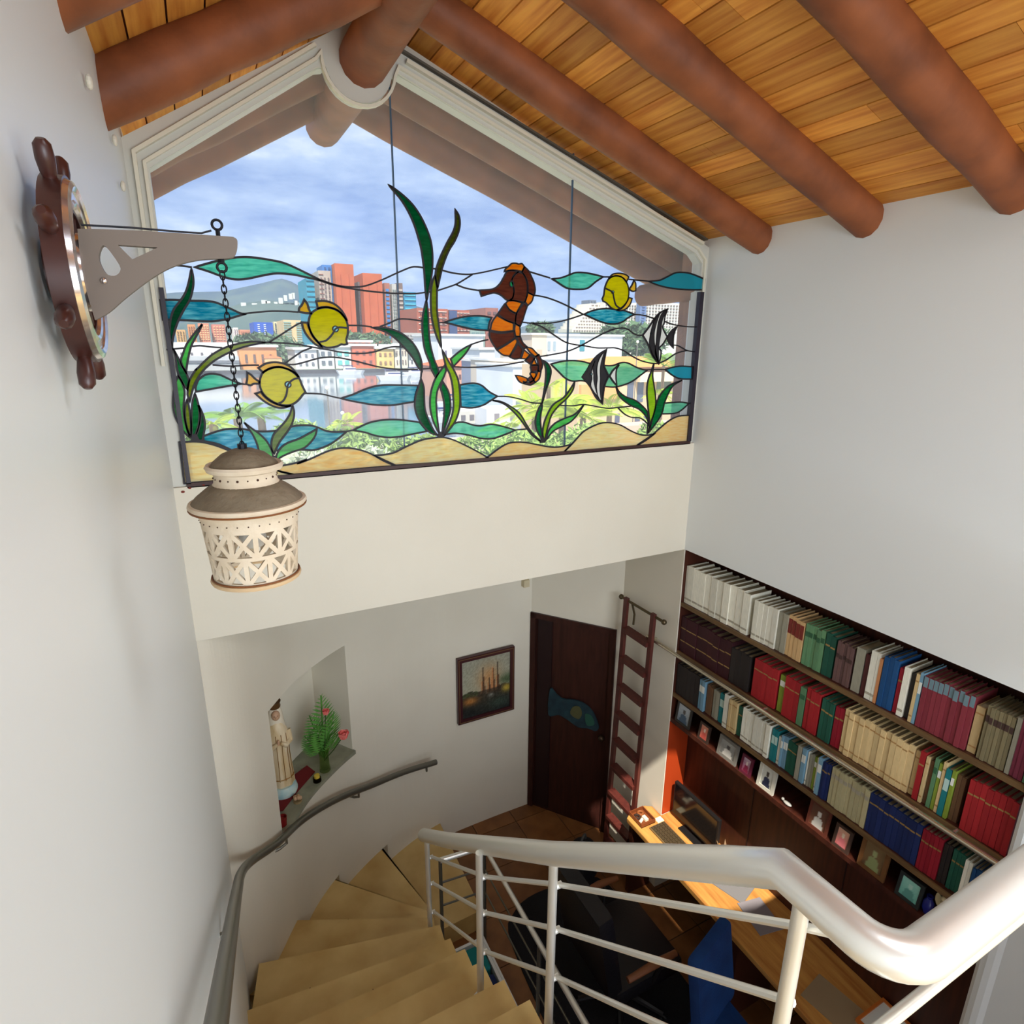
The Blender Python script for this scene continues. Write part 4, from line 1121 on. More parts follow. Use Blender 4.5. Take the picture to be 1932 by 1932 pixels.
MB().torus((SX, SY, z0 + 0.13), (1, 0, 0), (0, 1, 0), 0.073, 0.004, 24, 5, 0.8).build('gold_trim', M_GOLD, rb)
vm = MB()                                   # veil over head and shoulders
vm.lathe((SX, SY + 0.008, z0), [(0.068, 0.36), (0.066, 0.46), (0.05, 0.54), (0.044, 0.60), (0.036, 0.645), (0.012, 0.668), (0.0, 0.67)], 20, 1.0, 0.72)
vm.build('veil', mat('ivory_veil', (226, 214, 190), 0.55), statue, smooth=True)
hd = MB().ball((SX, SY - 0.022, z0 + 0.605), 0.028, 0.028, 0.036, 14).build('head', mat('painted_face', (196, 156, 124), 0.5), statue, smooth=True)
MB().ball((SX, SY - 0.05, z0 + 0.603), 0.005, 0.006, 0.009, 8).build('nose', mat('painted_face', (196, 156, 124), 0.5), hd, smooth=True)
for s in (-1, 1):
    MB().ball((SX + s * 0.010, SY - 0.046, z0 + 0.612), 0.004, 0.003, 0.003, 8).build('eye', mat('painted_eye', (40, 30, 26), 0.4), hd)
    MB().tube([(SX + s * 0.062, SY, z0 + 0.47), (SX + s * 0.07, SY - 0.02, z0 + 0.40), (SX + s * 0.04, SY - 0.055, z0 + 0.39), (SX + s * 0.008, SY - 0.066, z0 + 0.42)], [0.022, 0.021, 0.017, 0.012], 8).build('sleeve', M_ROBE, statue, smooth=True)
MB().tube([(SX - 0.006, SY - 0.068, z0 + 0.415), (SX - 0.004, SY - 0.07, z0 + 0.45)], [0.011, 0.005], 8).build('hands', mat('painted_face', (196, 156, 124), 0.5), statue, smooth=True)
MB().lathe((SX, SY - 0.004, z0), [(0.034, 0.655), (0.038, 0.665), (0.034, 0.68), (0.042, 0.70), (0.036, 0.698), (0.02, 0.70), (0.0, 0.70)], 14).build('crown', mat('dark_gold_crown', (110, 78, 46), 0.4, metal=0.5), statue, smooth=True)

VX, VY = 0.47, 3.83
vase = thing('flower_vase', (VX, VY, zs), 'glass vase of palm leaves and pink roses in the wall niche', 'vase')
MB().lathe((VX, VY, zs), [(0.0, 0.0), (0.038, 0.0), (0.034, 0.05), (0.032, 0.12), (0.042, 0.19), (0.040, 0.19), (0.029, 0.12), (0.03, 0.02), (0.0, 0.02)], 18).build('glass', glass_mat('green_vase_glass', (222, 232, 206), 0.85), vase, smooth=True)
M_FERN = mat('fern_green', (84, 140, 58), 0.6, var=0.25)
M_STEM = mat('flower_stem', (60, 84, 40), 0.6)
rf = random.Random(5)


def frond_mesh(m, base, tip, width, nleaf, lean, droop=0.0, wl=0.2):
    base, tip = Vector(base), Vector(tip)
    ax = (tip - base)
    L = ax.length
    ax.normalize()
    side = ax.cross(Vector(lean)).normalized()
    path = []
    for i in range(8):
        t = i / 7
        path.append(base + ax * L * t - Vector((0, 0, 1)) * droop * t * t)
    m.tube(path, [0.004 * L * 2.2 + 0.0015] * 8, 4)
    for i in range(nleaf):
        t = 0.22 + 0.78 * i / (nleaf - 1)
        p = base + ax * L * t - Vector((0, 0, 1)) * droop * t * t
        wl_ = width * math.sin(math.pi * min(1, 0.18 + 0.80 * t)) + 0.1 * width
        for s in (-1, 1):
            d = (side * s + ax * 0.75).normalized()
            e = p + d * wl_ - Vector((0, 0, 1)) * droop * 0.35 * wl_ / width
            q = ax * (wl_ * wl)
            mid = p.lerp(e, 0.5)
            m.add([p, mid + q * 0.5, e, mid - q * 0.5], [(0, 1, 2, 3)])


for (dx, dy_, h, w) in ((0.02, 0.02, 0.62, 0.13), (-0.07, 0.0, 0.50, 0.11), (0.09, -0.03, 0.50, 0.11), (0.12, -0.06, 0.36, 0.09), (-0.12, -0.01, 0.36, 0.09), (-0.03, -0.06, 0.44, 0.11)):
    m = MB()
    frond_mesh(m, (VX, VY, zs + 0.10), (VX + dx, VY + dy_, zs + h), w, 13, (-0.5, 1, 0.2), 0.03, 0.2)
    m.build('fern_leaf', M_FERN, vase)
M_ROSE = mat('pink_rose', (232, 96, 92), 0.6, noise=(30, (246, 150, 140), (1, 1, 1)))
for (dx, dy_, h, r) in ((0.03, -0.06, 0.50, 0.024), (0.13, -0.09, 0.30, 0.036)):
    c = Vector((VX + dx, VY + dy_, zs + h))
    MB().tube([(VX, VY, zs + 0.08), (VX + dx * 0.5, VY + dy_ * 0.5, zs + h * 0.6), c], 0.004, 5).build('stem', M_STEM, vase)
    m = MB()
    for k in range(9):
        a = k * 2.4
        rr = r * (0.35 + 0.07 * k)
        u = Vector((math.cos(a), math.sin(a), 0))
        t = Vector((-math.sin(a), math.cos(a), 0))
        m.add([c + u * rr * 0.4 - t * r * 0.5 - Vector((0, 0, r * .6)), c + u * rr * 0.4 + t * r * 0.5 - Vector((0, 0, r * .6)), c + u * rr + t * r * 0.7 + Vector((0, 0, r * .7)), c + u * rr * 1.1 + Vector((0, 0, r)), c + u * rr - t * r * 0.7 + Vector((0, 0, r * .7))], [(0, 1, 2, 3, 4)])
    m.build('rose', M_ROSE, vase)
cx, cy = 0.40, 3.74
c = thing('yellow_candle', (cx, cy, zs), 'small yellow candle in a glass holder on the niche sill', 'candle')
MB().lathe((cx, cy, zs), [(0, 0), (0.028, 0), (0.026, 0.03), (0.02, 0.03), (0.02, 0.005), (0, 0.005)], 14).build('holder', glass_mat('smoky_glass', (130, 120, 80), 0.5), c)
MB().lathe((cx, cy, zs + 0.006), [(0, 0), (0.019, 0), (0.019, 0.045), (0, 0.05)], 12).build('wax', mat('yellow_wax', (214, 186, 70), 0.5), c)
cx, cy = 0.135, 3.43
c = thing('red_candle', (cx, cy, zs), 'dark red votive candle at the left end of the niche sill', 'candle')
MB().lathe((cx, cy, zs), [(0, 0), (0.026, 0), (0.03, 0.06), (0.026, 0.06), (0.024, 0.01), (0, 0.01)], 14).build('cup', mat('red_votive_glass', (120, 24, 26), 0.2), c)
MB().lathe((cx, cy, zs + 0.012), [(0, 0), (0.022, 0), (0.022, 0.03), (0, 0.034)], 12).build('wax', mat('red_wax', (150, 44, 40), 0.5), c)
cx, cy = 0.25, 3.60
m = MB()
for k in range(5): m.ball((cx + 0.016 * math.cos(k * 1.26), cy + 0.016 * math.sin(k * 1.26), zs + 0.022 + 0.004 * k), 0.014)
c = thing('beige_trinket', (cx, cy, zs), 'small beige shell trinket on the niche sill beside the red cloth', 'trinket')
m.build('shells', mat('beige_shell', (196, 160, 126), 0.6), c, smooth=True)
MB().lathe((cx, cy, zs), [(0, 0), (0.03, 0), (0.028, 0.012), (0, 0.012)], 12).build('dish', mat('dull_brass', (140, 120, 84), 0.5), c)

# ------------------------------------------------------------------ handrail on the curved wall
HP = [(1.42, 4.17, -3.46), (1.12, 4.10, -3.40), (0.82, 3.96, -3.31), (0.56, 3.77, -3.17), (0.36, 3.60, -3.07), (0.22, 3.44, -2.99), (0.08, 3.19, -2.86), (-0.06, 2.98, -2.73), (-0.108, 2.75, -2.57), (-0.115, 2.3, -2.23), (-0.117, 1.7, -1.78), (-0.117, 1.1, -1.33), (-0.117, 0.75, -1.07)]


def cr3(P, n=5):
    P = [Vector(p) for p in P]
    out = []
    for i in range(len(P) - 1):
        p1, p2 = P[i], P[i + 1]
        p0 = P[i - 1] if i else p1 * 2 - p2
        p3 = P[i + 2] if i + 2 < len(P) else p2 * 2 - p1
        for k in range(n):
            t = k / n
            out.append(0.5 * ((2 * p1) + (p2 - p0) * t + (2 * p0 - 5 * p1 + 4 * p2 - p3) * t * t + (3 * p1 - p0 - 3 * p2 + p3) * t ** 3))
    out.append(P[-1])
    return out


wr = thing('wall_handrail', (0.5, 3.7, -3.3), 'grey steel handrail curving along the white stair wall', 'handrail')
MB().tube(cr3(HP), 0.0235, 12).build('rail', M_DARKSTEEL, wr, smooth=True)
for (hx, hy, hz, wx, wy) in ((1.33, 4.16, -3.45, 1.36, 4.28), (0.70, 3.88, -3.25, 0.64, 3.94), (0.14, 3.30, -2.92, 0.06, 3.28), (-0.117, 1.9, -1.93, -0.167, 1.9)):
    MB().tube([(hx, hy, hz - 0.015), (hx, hy, hz - 0.06), ((hx + wx) / 2, (hy + wy) / 2, hz - 0.075), (wx, wy, hz - 0.075)], 0.009, 8).build('bracket', M_DARKSTEEL, wr)

# ------------------------------------------------------------------ steel balustrade
bal = thing('stair_balustrade', (0.9, 1.4, -2.6), 'brushed steel stair balustrade with thick handrail, posts and three rods', 'railing')
T0, T1, T2, T3, T4 = (0.925, 3.0, -3.00), (0.88, 1.93, -2.11), (0.915, 0.60, -1.00), (0.94, 0.365, -1.00), (XR, 0.365, -1.00)
top = [T0, (0.90, 2.5, -2.59), T1, (0.895, 1.4, -1.68), (0.912, 0.72, -1.10), (0.916, 0.60, -1.0)] + [(0.92 + 0.075 * (1 - math.cos(q_)), 0.447 - 0.075 * math.sin(q_), -1.0) for q_ in [math.pi / 2 * k_ / 8 for k_ in range(9)]] + [(1.1, 0.372, -1.0), (1.6, 0.375, -1.0), T4]
MB().tube(top, 0.039, 18).build('handrail', M_STEEL, bal, smooth=True)


def rail_z(y):
    return -3.00 + (3.0 - y) * (0.89 / 1.07) if y > 1.93 else (-2.11 + (1.93 - y) * (1.11 / 1.33))


POSTS = [(0.905, 2.88, ZF + RISE * 4), (0.84, 1.93, ZF + RISE * 8), (0.90, 1.42, ZF + RISE * 10), (0.935, 0.56, ZLAND)]
for (x, y, zb) in POSTS:
    zt = rail_z(y) if y > 0.7 else -1.0
    MB().tube([(x, y, zb), (x, y, zt - 0.02)], 0.0165, 10).build('post', M_STEEL, bal, smooth=True)
    MB().lathe((x, y, zb), [(0, 0), (0.035, 0), (0.035, 0.008), (0.018, 0.012), (0, 0.012)], 14).build('foot_plate', M_STEEL, bal)
rods = [0.165, 0.37, 0.60]
for d in rods:
    for (a, b) in ((0, 1), (1, 2), (2, 3)):
        pa, pb = POSTS[a], POSTS[b]
        za = rail_z(pa[1]) - d
        zb = (rail_z(pb[1]) if pb[1] > 0.7 else -1.0) - d
        if b == 3: zb = rail_z(pb[1]) - d
        m = MB().tube([(pa[0] + 0.028, pa[1], za), (pb[0] + 0.028, pb[1], zb)] + ([(0.955, 0.40, rail_z(0.40) - d + 0.0)] if (b == 3 and d < 0.2) else []), 0.0095, 8)
        m.build('rod', M_STEEL, bal, smooth=True)
        MB().tube([(pa[0] + 0.01, pa[1], za), (pa[0] + 0.036, pa[1], za)], 0.012, 10).build('rod_clip', M_STEEL, bal, smooth=True)
    if d < 0.2: MB().tube([(0.87, 0.375, -1.125), (XR, 0.375, -1.125)], 0.011, 10).build('rod', M_STEEL, bal, smooth=True)
for x in (2.3,):
    MB().tube([(x, 0.372, ZLAND), (x, 0.372, -1.02)], 0.0165, 10).build('post', M_STEEL, bal, smooth=True)

# lower guard rail around the foot of the stairs
lg = thing('guard_rail', (1.45, 2.6, ZF), 'lower steel guard rail on the tiled floor behind the stair posts', 'railing')
MB().tube([(1.12, 3.27, -3.54), (1.45, 3.24, -3.54), (1.45, 1.5, -3.54)], 0.02, 10).build('top_bar', M_STEEL, lg, smooth=True)
for z in (-3.74, -3.95):
    MB().tube([(1.12, 3.27, z), (1.45, 3.24, z), (1.45, 1.5, z)], 0.008, 8).build('rod', M_DARKSTEEL, lg, smooth=True)
for (x, y) in ((1.12, 3.27), (1.45, 3.24), (1.45, 2.42), (1.45, 1.5)):
    zb = ZF + RISE if x < 1.3 else ZF
    MB().tube([(x, y, zb), (x, y, -3.54)], 0.014, 8).build('post', M_DARKSTEEL, lg, smooth=True)

# white storage box with folded things under the flight
sb = thing('white_storage_box', (1.18, 2.75, ZF), 'long white open box on the floor beside the steps', 'box')
m = MB()
m.box((1.02, 2.2, ZF), (1.36, 3.1, ZF + 0.02))
for lo, hi in (((1.02, 2.2, ZF), (1.04, 3.1, ZF + 0.25)), ((1.34, 2.2, ZF), (1.36, 3.1, ZF + 0.25)), ((1.04, 2.2, ZF), (1.34, 2.22, ZF + 0.25)), ((1.04, 3.08, ZF), (1.34, 3.1, ZF + 0.25))): m.box(lo, hi)
m.build('body', mat('white_plastic', (228, 230, 228), 0.4), sb)
MB().box((1.36, 2.2, ZF + 0.235), (1.375, 3.1, ZF + 0.26)).build('rim', mat('white_plastic', (228, 230, 228), 0.4), sb)
for nm, lb, colr, y0, y1, h in (('folded_towel', 'teal folded towel in the white box beside the steps', (24, 120, 120), 2.86, 3.06, 0.24), ('folded_towel', 'navy folded towel in the white box beside the steps', (26, 40, 84), 2.60, 2.84, 0.22)):
    t = thing(nm, (1.19, (y0 + y1) / 2, ZF + 0.02), lb, 'towel')
    for q in range(3):
        MB().box((1.05, y0 + 0.005 * q, ZF + 0.021 + q * h / 3), (1.33, y1 - 0.005 * q, ZF + 0.019 + (q + 1) * h / 3)).build('fold', mat(lb.split()[0] + '_terry', colr, 0.95), t, bevel=0.012)

# ------------------------------------------------------------------ ship wheel with its bracket, and the lantern
WY, WZ, WX = 1.045, 0.09, -0.125
M_WHEEL = mat('dark_varnished_wood', (54, 26, 22), 0.35, spec=0.5, noise=(20, (70, 34, 26), (1, 1, 1)))
M_CHROME = mat('polished_ring', (224, 216, 214), 0.16, metal=0.9)
M_BRKT = mat('grey_brown_bracket', (114, 102, 92), 0.55, spec=0.4)
wheel = thing('ship_wheel_bracket', (XL, WY, WZ), "dark wooden ship's wheel on the left wall with a pierced lamp bracket", 'wall bracket')


def ringmesh(m, r0, r1, x0, x1, n=40):
    prof = [(r0, x0), (r1, x0), (r1, x1), (r0, x1)]
    vs, fs = [], []
    for k in range(n):
        a = 2 * math.pi * k / n
        for (r, x) in prof: vs.append((x, WY + r * math.cos(a), WZ + r * math.sin(a)))
    for k in range(n):
        for j in range(4):
            fs.append((k * 4 + j, ((k + 1) % n) * 4 + j, ((k + 1) % n) * 4 + (j + 1) % 4, k * 4 + (j + 1) % 4))
    return m.add(vs, fs)


ringmesh(MB(), 0.075, 0.118, WX - 0.024, WX).build('rim', M_WHEEL, wheel, smooth=True)
m = MB()
for (r, rr) in ((0.106, 0.0085), (0.086, 0.006)): m.torus((WX, WY, WZ), (0, 1, 0), (0, 0, 1), r, rr, 44, 8)
ringmesh(m, 0.082, 0.108, WX - 0.004, WX + 0.004)
m.build('metal_ring', M_CHROME, wheel, smooth=True)
MB().torus((WX, WY, WZ), (0, 1, 0), (0, 0, 1), 0.045, 0.006, 32, 8).build('metal_ring', M_CHROME, wheel, smooth=True)
ringmesh(MB(), 0.0001, 0.042, XL + 0.004, WX - 0.004, 28).build('hub', M_WHEEL, wheel, smooth=True)
for k in range(8):
    a = math.radians(26 + 45 * k)
    u = Vector((0, math.cos(a), math.sin(a)))
    c0 = Vector((WX - 0.012, WY, WZ))
    MB().tube([c0 + u * 0.03, c0 + u * 0.08], 0.010, 8).build('spoke', M_WHEEL, wheel, smooth=True)
    MB().tube([c0 + u * 0.110, c0 + u * 0.117, c0 + u * 0.122, c0 + u * 0.138, c0 + u * 0.154, c0 + u * 0.160], [0.0095, 0.007, 0.009, 0.0108, 0.0098, 0.005], 10).build('handle', M_WHEEL, wheel, smooth=True)
WY = 1.01
BO = [(-119, 140, 1), (-88, 142), (-27, 144), (65, 145, 1), (70, 140), (66, 122), (55, 116), (20, 112), (-13, 102), (-41, 86), (-76, 59), (-100, 38), (-117, 28, 1), (-122, 84)]
H1 = [(-97, 118), (-91, 121), (-79, 99), (-80, 90), (-87, 85), (-96, 88), (-101, 104)]
H2 = [(-77, 124, 1), (-31, 124, 1), (-63, 107, 1)]
fyb = lambda u, v, d: Vector((u / 1000.0, d, v / 1000.0))
MB().plate(smooth_pts(BO, True, 4), [smooth_pts(H1, True, 3), smooth_pts(H2, True, 2)], fyb, WY - 0.007, WY + 0.007).build('bracket_plate', M_BRKT, wheel)
MB().ball((-0.099, WY - 0.008, 0.078), 0.0045).build('screw', M_CHROME, wheel, smooth=True)
MB().torus((0.046, WY, 0.160), (1, 0, 0), (0, 0, 1), 0.0065, 0.0018, 16, 6).build('eye_bolt', mat('black_iron', (22, 22, 28), 0.45, metal=0.6), wheel, smooth=True)
MB().tube([(0.046, WY, 0.145), (0.046, WY, 0.154)], 0.003, 8).build('eye_bolt_shank', mat('black_iron', (22, 22, 28), 0.45, metal=0.6), wheel)
M_WIRE = mat('black_wire', (26, 26, 34), 0.5)
MB().tube([(-0.115, WY, 0.146), (-0.06, WY, 0.1475), (0.0, WY, 0.147), (0.025, WY, 0.1475), (0.038, WY, 0.152)], 0.0013, 6).build('wire', M_WIRE, wheel)
M_IRON = mat('black_iron', (22, 22, 28), 0.45, metal=0.6)
MB().torus((0.046, WY, 0.104), (1, 0, 0), (0, 0, 1), 0.0062, 0.0018, 16, 6).build('hook_ring', M_IRON, wheel, smooth=True)
MB().tube([(0.046, WY, 0.110), (0.046, WY, 0.118)], 0.0045, 8).build('hook_stem', M_IRON, wheel)

LX, LY = 0.0455, WY
lan = thing('hanging_lantern', (LX, LY, -0.36), 'pierced cream pottery lantern hanging on a black chain from the wheel bracket', 'lantern')
zc = 0.098
links = []
N_LINK = 27
step = (0.098 + 0.158) / N_LINK
mesh_a = mesh_b = None
for k in range(N_LINK):
    z = 0.098 - step * (k + 0.5)
    par = k % 2
    src = mesh_a if par == 0 else mesh_b
    if src is None:
        m = MB().torus((0, 0, 0), ((1, 0, 0) if par == 0 else (0, 1, 0)), (0, 0, 1), 0.0032, 0.0011, 12, 5, 2.0)
        me = bpy.data.meshes.new('chain_link')
        me.from_pydata([tuple(q) for q in m.v], [], m.f)
        me.materials.append(M_IRON)
        if par == 0: mesh_a = me
        else: mesh_b = me
        src = me
    o = bpy.data.objects.new('chain_link', src)
    o.parent = lan
    o.location = Vector((LX, LY, z)) - lan.location
    COL.objects.link(o)
M_CLAY = mat('cream_clay', (212, 198, 176), 0.75, spec=0.2, noise=(25, (200, 182, 156), (1, 1, 1)), bump=(120, 0.12))
M_CLAYD = mat('taupe_glaze_clay', (132, 119, 99), 0.75, spec=0.2, noise=(30, (112, 99, 80), (1, 1, 1)), bump=(140, 0.25))
M_CLAYL = mat('brown_glaze_line', (120, 70, 30), 0.6)
MB().lathe((LX, LY, 0), [(0.007, -0.151), (0.007, -0.164), (0.0, -0.164)], 10).build('cap_nut', M_IRON, lan)
MB().lathe((LX, LY, 0), [(0.0, -0.158), (0.015, -0.159), (0.032, -0.166), (0.046, -0.178), (0.050, -0.184)], 36).build('cap_dome', M_CLAYD, lan, smooth=True)
neck = MB().lathe((LX, LY, 0), [(0.050, -0.1835), (0.055, -0.181), (0.0575, -0.185), (0.055, -0.191), (0.047, -0.194), (0.0455, -0.200), (0.047, -0.210), (0.050, -0.213)], 36).build('neck', M_CLAY, lan, smooth=True)
for k in range(20):
    a = 2 * math.pi * k / 20
    r = 0.0019 if k % 2 == 0 else 0.0012
    MB().ball((LX + 0.0457 * math.cos(a), LY + 0.0457 * math.sin(a), -0.2015), r, r, r, 8).build('vent_hole', mat('dark_hole', (60, 34, 22), 0.9), neck)
MB().lathe((LX, LY, 0), [(0.049, -0.212), (0.060, -0.219), (0.075, -0.231), (0.083, -0.240)], 40).build('shoulder', M_CLAYD, lan, smooth=True)
MB().lathe((LX, LY, 0), [(0.083, -0.239), (0.0865, -0.240), (0.088, -0.244), (0.086, -0.247)], 40).build('rim', M_CLAY, lan, smooth=True)
MB().torus((LX, LY, -0.2485), (1, 0, 0), (0, 1, 0), 0.086, 0.0016, 48, 6).build('rim_line', M_CLAYL, lan, smooth=True)
collar = MB().lathe((LX, LY, 0), [(0.085, -0.248), (0.081, -0.252), (0.0745, -0.259), (0.0725, -0.267), (0.0718, -0.276), (0.068, -0.276), (0.0685, -0.266), (0.078, -0.252), (0.085, -0.248)], 40).build('collar', M_CLAY, lan, smooth=True)
for k in range(30):
    a = 2 * math.pi * k / 30
    MB().ball((LX + 0.0732 * math.cos(a), LY + 0.0732 * math.sin(a), -0.2655), 0.0011, 0.0011, 0.0011, 6).build('vent_hole', mat('dark_hole', (60, 34, 22), 0.9), collar)
# pierced body: bands and a lattice of struts with real openings
RT, RB, ZT, ZB = 0.0718, 0.064, -0.274, -0.364


def rb_(z):
    return RT + (RB - RT) * (ZT - z) / (ZT - ZB)


def lat(a, z, d=0.0):
    r = rb_(z) - d
    return Vector((LX + r * math.cos(a), LY + r * math.sin(a), z))


def strut(m, a0, z0_, a1, z1_, w):
    N = 5
    for dd in (0.0,):
        pts_o, pts_i = [], []
        vs, fs = [], []
        L = math.hypot((a1 - a0) * 0.069, z1_ - z0_)
        na, nz = -(z1_ - z0_) / L / 0.069, (a1 - a0) * 0.069 / L
        for i in range(N + 1):
            t = i / N
            a = a0 + (a1 - a0) * t
            z = z0_ + (z1_ - z0_) * t
            for (s, d) in ((1, 0), (-1, 0), (-1, 0.005), (1, 0.005)):
                vs.append(lat(a + na * w / 2 * s, z + nz * w / 2 * s, d))
        for i in range(N):
            for j in range(4):
                fs.append((i * 4 + j, i * 4 + (j + 1) % 4, (i + 1) * 4 + (j + 1) % 4, (i + 1) * 4 + j))
        m.add(vs, fs)


m = MB()
zm_ = (ZT + ZB) / 2
NS = 12
for tier, (za, zb_) in enumerate(((ZT, zm_), (zm_, ZB))):
    for k in range(NS):
        a = 2 * math.pi * (k + 0.5 * tier) / NS
        a2 = a + 2 * math.pi / NS
        strut(m, a, za, a, zb_, 0.0072)
        strut(m, a, za, a2, zb_, 0.0068)
        strut(m, a2, za, a, zb_, 0.0068)
for (z, w) in ((ZT - 0.001, 0.006), (zm_, 0.006), (ZB + 0.001, 0.006)):
    for k in range(24): strut(m, 2 * math.pi * k / 24, z, 2 * math.pi * (k + 1) / 24, z, w)
m.build('pierced_body', M_CLAY, lan)
MB().torus((LX, LY, -0.368), (1, 0, 0), (0, 1, 0), 0.0652, 0.0042, 40, 8).build('foot_ring', mat('tan_clay_ring', (196, 168, 130), 0.7), lan, smooth=True)
MB().torus((LX, LY, -0.3630), (1, 0, 0), (0, 1, 0), 0.0665, 0.0014, 40, 6).build('foot_line', M_CLAYL, lan, smooth=True)
MB().tube([(LX, LY, -0.24), (LX, LY, -0.275)], 0.012, 10).build('lamp_socket', mat('white_socket', (220, 214, 204), 0.5), lan)
MB().lathe((LX, LY, -0.275), [(0.012, 0), (0.017, -0.012), (0.021, -0.028), (0.016, -0.042), (0.0, -0.048)], 16).build('bulb', mat('frosted_bulb', (240, 236, 226), 0.4), lan, smooth=True)
# ------------------------------------------------------------------ bookcase
bc = thing('bookcase', (3.1, 1.95, ZF), 'wall-length dark brown bookcase set into the right wall', 'bookcase')
BX0, BX1, BY0, BY1 = 2.948, 3.24, 0.905, 3.028
MB().box((BX1, BY0, ZF), (BX1 + 0.02, BY1, ZLEDGE)).build('back_panel', M_DARKWOOD, bc)
MB().box((BX0, BY1 - 0.002, -2.80), (BX1, BY1, ZLEDGE)).build('side_panel', M_DARKWOOD, bc)
for z in (-1.81, -2.20, -2.56):
    sh = MB().box((BX0 + 0.012, BY0, z - 0.028), (BX1, BY1 - 0.002, z - 0.001)).build('shelf', M_DARKWOOD, bc)
    MB().box((BX0, BY0, z - 0.03), (BX0 + 0.012, BY1 - 0.002, z - 0.001)).build('shelf_edge', M_SHELF, sh)
sh = MB().box((BX0 + 0.01, BY0, -2.81), (BX1, BY1 - 0.002, -2.782)).build('shelf', M_DARKWOOD, bc)
MB().box((BX0, BY0, -2.815), (BX0 + 0.012, BY1 - 0.002, -2.780)).build('shelf_edge', M_DARKWOOD, sh)
MB().box((2.946, BY1 - 0.003, -3.69), (3.15, BY1, -2.812)).build('desk_side_panel', mat('sunlit_panel_wood', (168, 60, 24), 0.4, spec=0.4), bc)  # dark wood made redder and brighter, sunlight put into its colour
MB().box((3.15, BY0, -3.69), (3.17, BY1, -2.812)).build('desk_back_panel', M_DARKWOOD, bc)
for y in (2.36, 1.66):
    MB().box((3.146, y - 0.003, -3.69), (3.152, y + 0.003, -2.812)).build('panel_joint', mat('black_stained_wood', (34, 18, 20), 0.4), bc)

BCOL = dict(white=(236, 232, 214), grey=(150, 146, 128), cream_red=(214, 176, 124), green=(96, 138, 98), dark_green=(32, 84, 66), mauve=(106, 78, 74), maroon=(88, 44, 44), orange=(206, 140, 92),
            blue=(28, 74, 122), crimson=(150, 28, 44), black=(44, 38, 36), cream=(214, 186, 134), sky=(120, 160, 182), mauve_band=(136, 52, 62), khaki=(128, 118, 88), plum=(120, 48, 66),
            burgundy=(62, 26, 32), red=(158, 34, 38), lime=(130, 148, 52), brown=(104, 74, 50), teal=(30, 124, 128), stone=(182, 172, 132), navy=(30, 44, 92))
CWORD = dict(white='white', grey='grey', cream_red='cream and red', green='sage green', dark_green='dark green', mauve='mauve brown', maroon='maroon', orange='orange', blue='deep blue', crimson='crimson', black='black',
             cream='cream', sky='pale blue', mauve_band='rose with blue-grey top', khaki='khaki', plum='plum', burgundy='dark burgundy', red='red', lime='lime green', brown='brown', teal='teal', stone='stone-coloured', navy='navy blue')
PLUR = ['top', 'middle', 'third']
cv = MB()
cv.box((0, -0.5, 0), (0.05, 0.5, 1))
cv.box((0.05, -0.5, 0), (1, -0.42, 1))
cv.box((0.05, 0.42, 0), (1, 0.5, 1))
cov_v, cov_f = [tuple(p) for p in cv.v], cv.f
pg = MB().box((0.05, -0.42, 0.012), (0.975, 0.42, 0.97))
PAGE_ME = bpy.data.meshes.new('pages')
PAGE_ME.from_pydata([tuple(p) for p in pg.v], [], pg.f)
PAGE_ME.materials.append(mat('book_paper', (172, 158, 128), 0.9, noise=(3, (140, 126, 100), (1, 60, 1))))
COVER = {}


def cover_mesh(c):
    if c not in COVER:
        me = bpy.data.meshes.new('cover')
        me.from_pydata(cov_v, [], cov_f)
        me.materials.append(mat('book_' + c, BCOL[c], 0.55, spec=0.35, var=0.16, noise=(6, tuple(max(0, int(x * 0.94)) for x in BCOL[c]), (1, 1, 1))))
        COVER[c] = me
    return COVER[c]


bd = MB().box((-0.01, -0.46, 0), (0.0, 0.46, 1))
BAND = {}


def band_mesh(c, col):
    if c not in BAND:
        me = bpy.data.meshes.new('spine_label')
        me.from_pydata([tuple(p) for p in bd.v], [], bd.f)
        me.materials.append(mat('spine_' + c, col, 0.5))
        BAND[c] = me
    return BAND[c]


BANDS = dict(mauve_band=[('bluegrey', (110, 136, 144), 0.80, 0.2)], cream_red=[('darkred', (120, 44, 36), 0.56, 0.36)], burgundy=[('gilt', (150, 120, 70), 0.30, 0.03), ('gilt', (150, 120, 70), 0.66, 0.03)],
             red=[('gilt', (150, 120, 70), 0.72, 0.03)], cream=[('tan', (170, 130, 80), 0.84, 0.03), ('tan', (170, 130, 80), 0.12, 0.03)], green=[('dkgreen', (50, 92, 62), 0.7, 0.12)], navy=[('gilt', (150, 120, 70), 0.74, 0.04)],
             white=[('greyline', (168, 160, 140), 0.1, 0.05)], stone=[('greyline', (150, 140, 110), 0.74, 0.1)], teal=[('paleteal', (180, 206, 196), 0.55, 0.25)], sky=[('white', (224, 226, 216), 0.6, 0.22)], lime=[('white', (224, 226, 216), 0.7, 0.15)],
             dark_green=[('gilt', (150, 120, 70), 0.7, 0.04)], crimson=[('gilt', (150, 120, 70), 0.7, 0.04)], khaki=[('brownline', (90, 76, 50), 0.7, 0.12)], mauve=[('brownline', (70, 50, 46), 0.6, 0.1)])
rbk = random.Random(11)
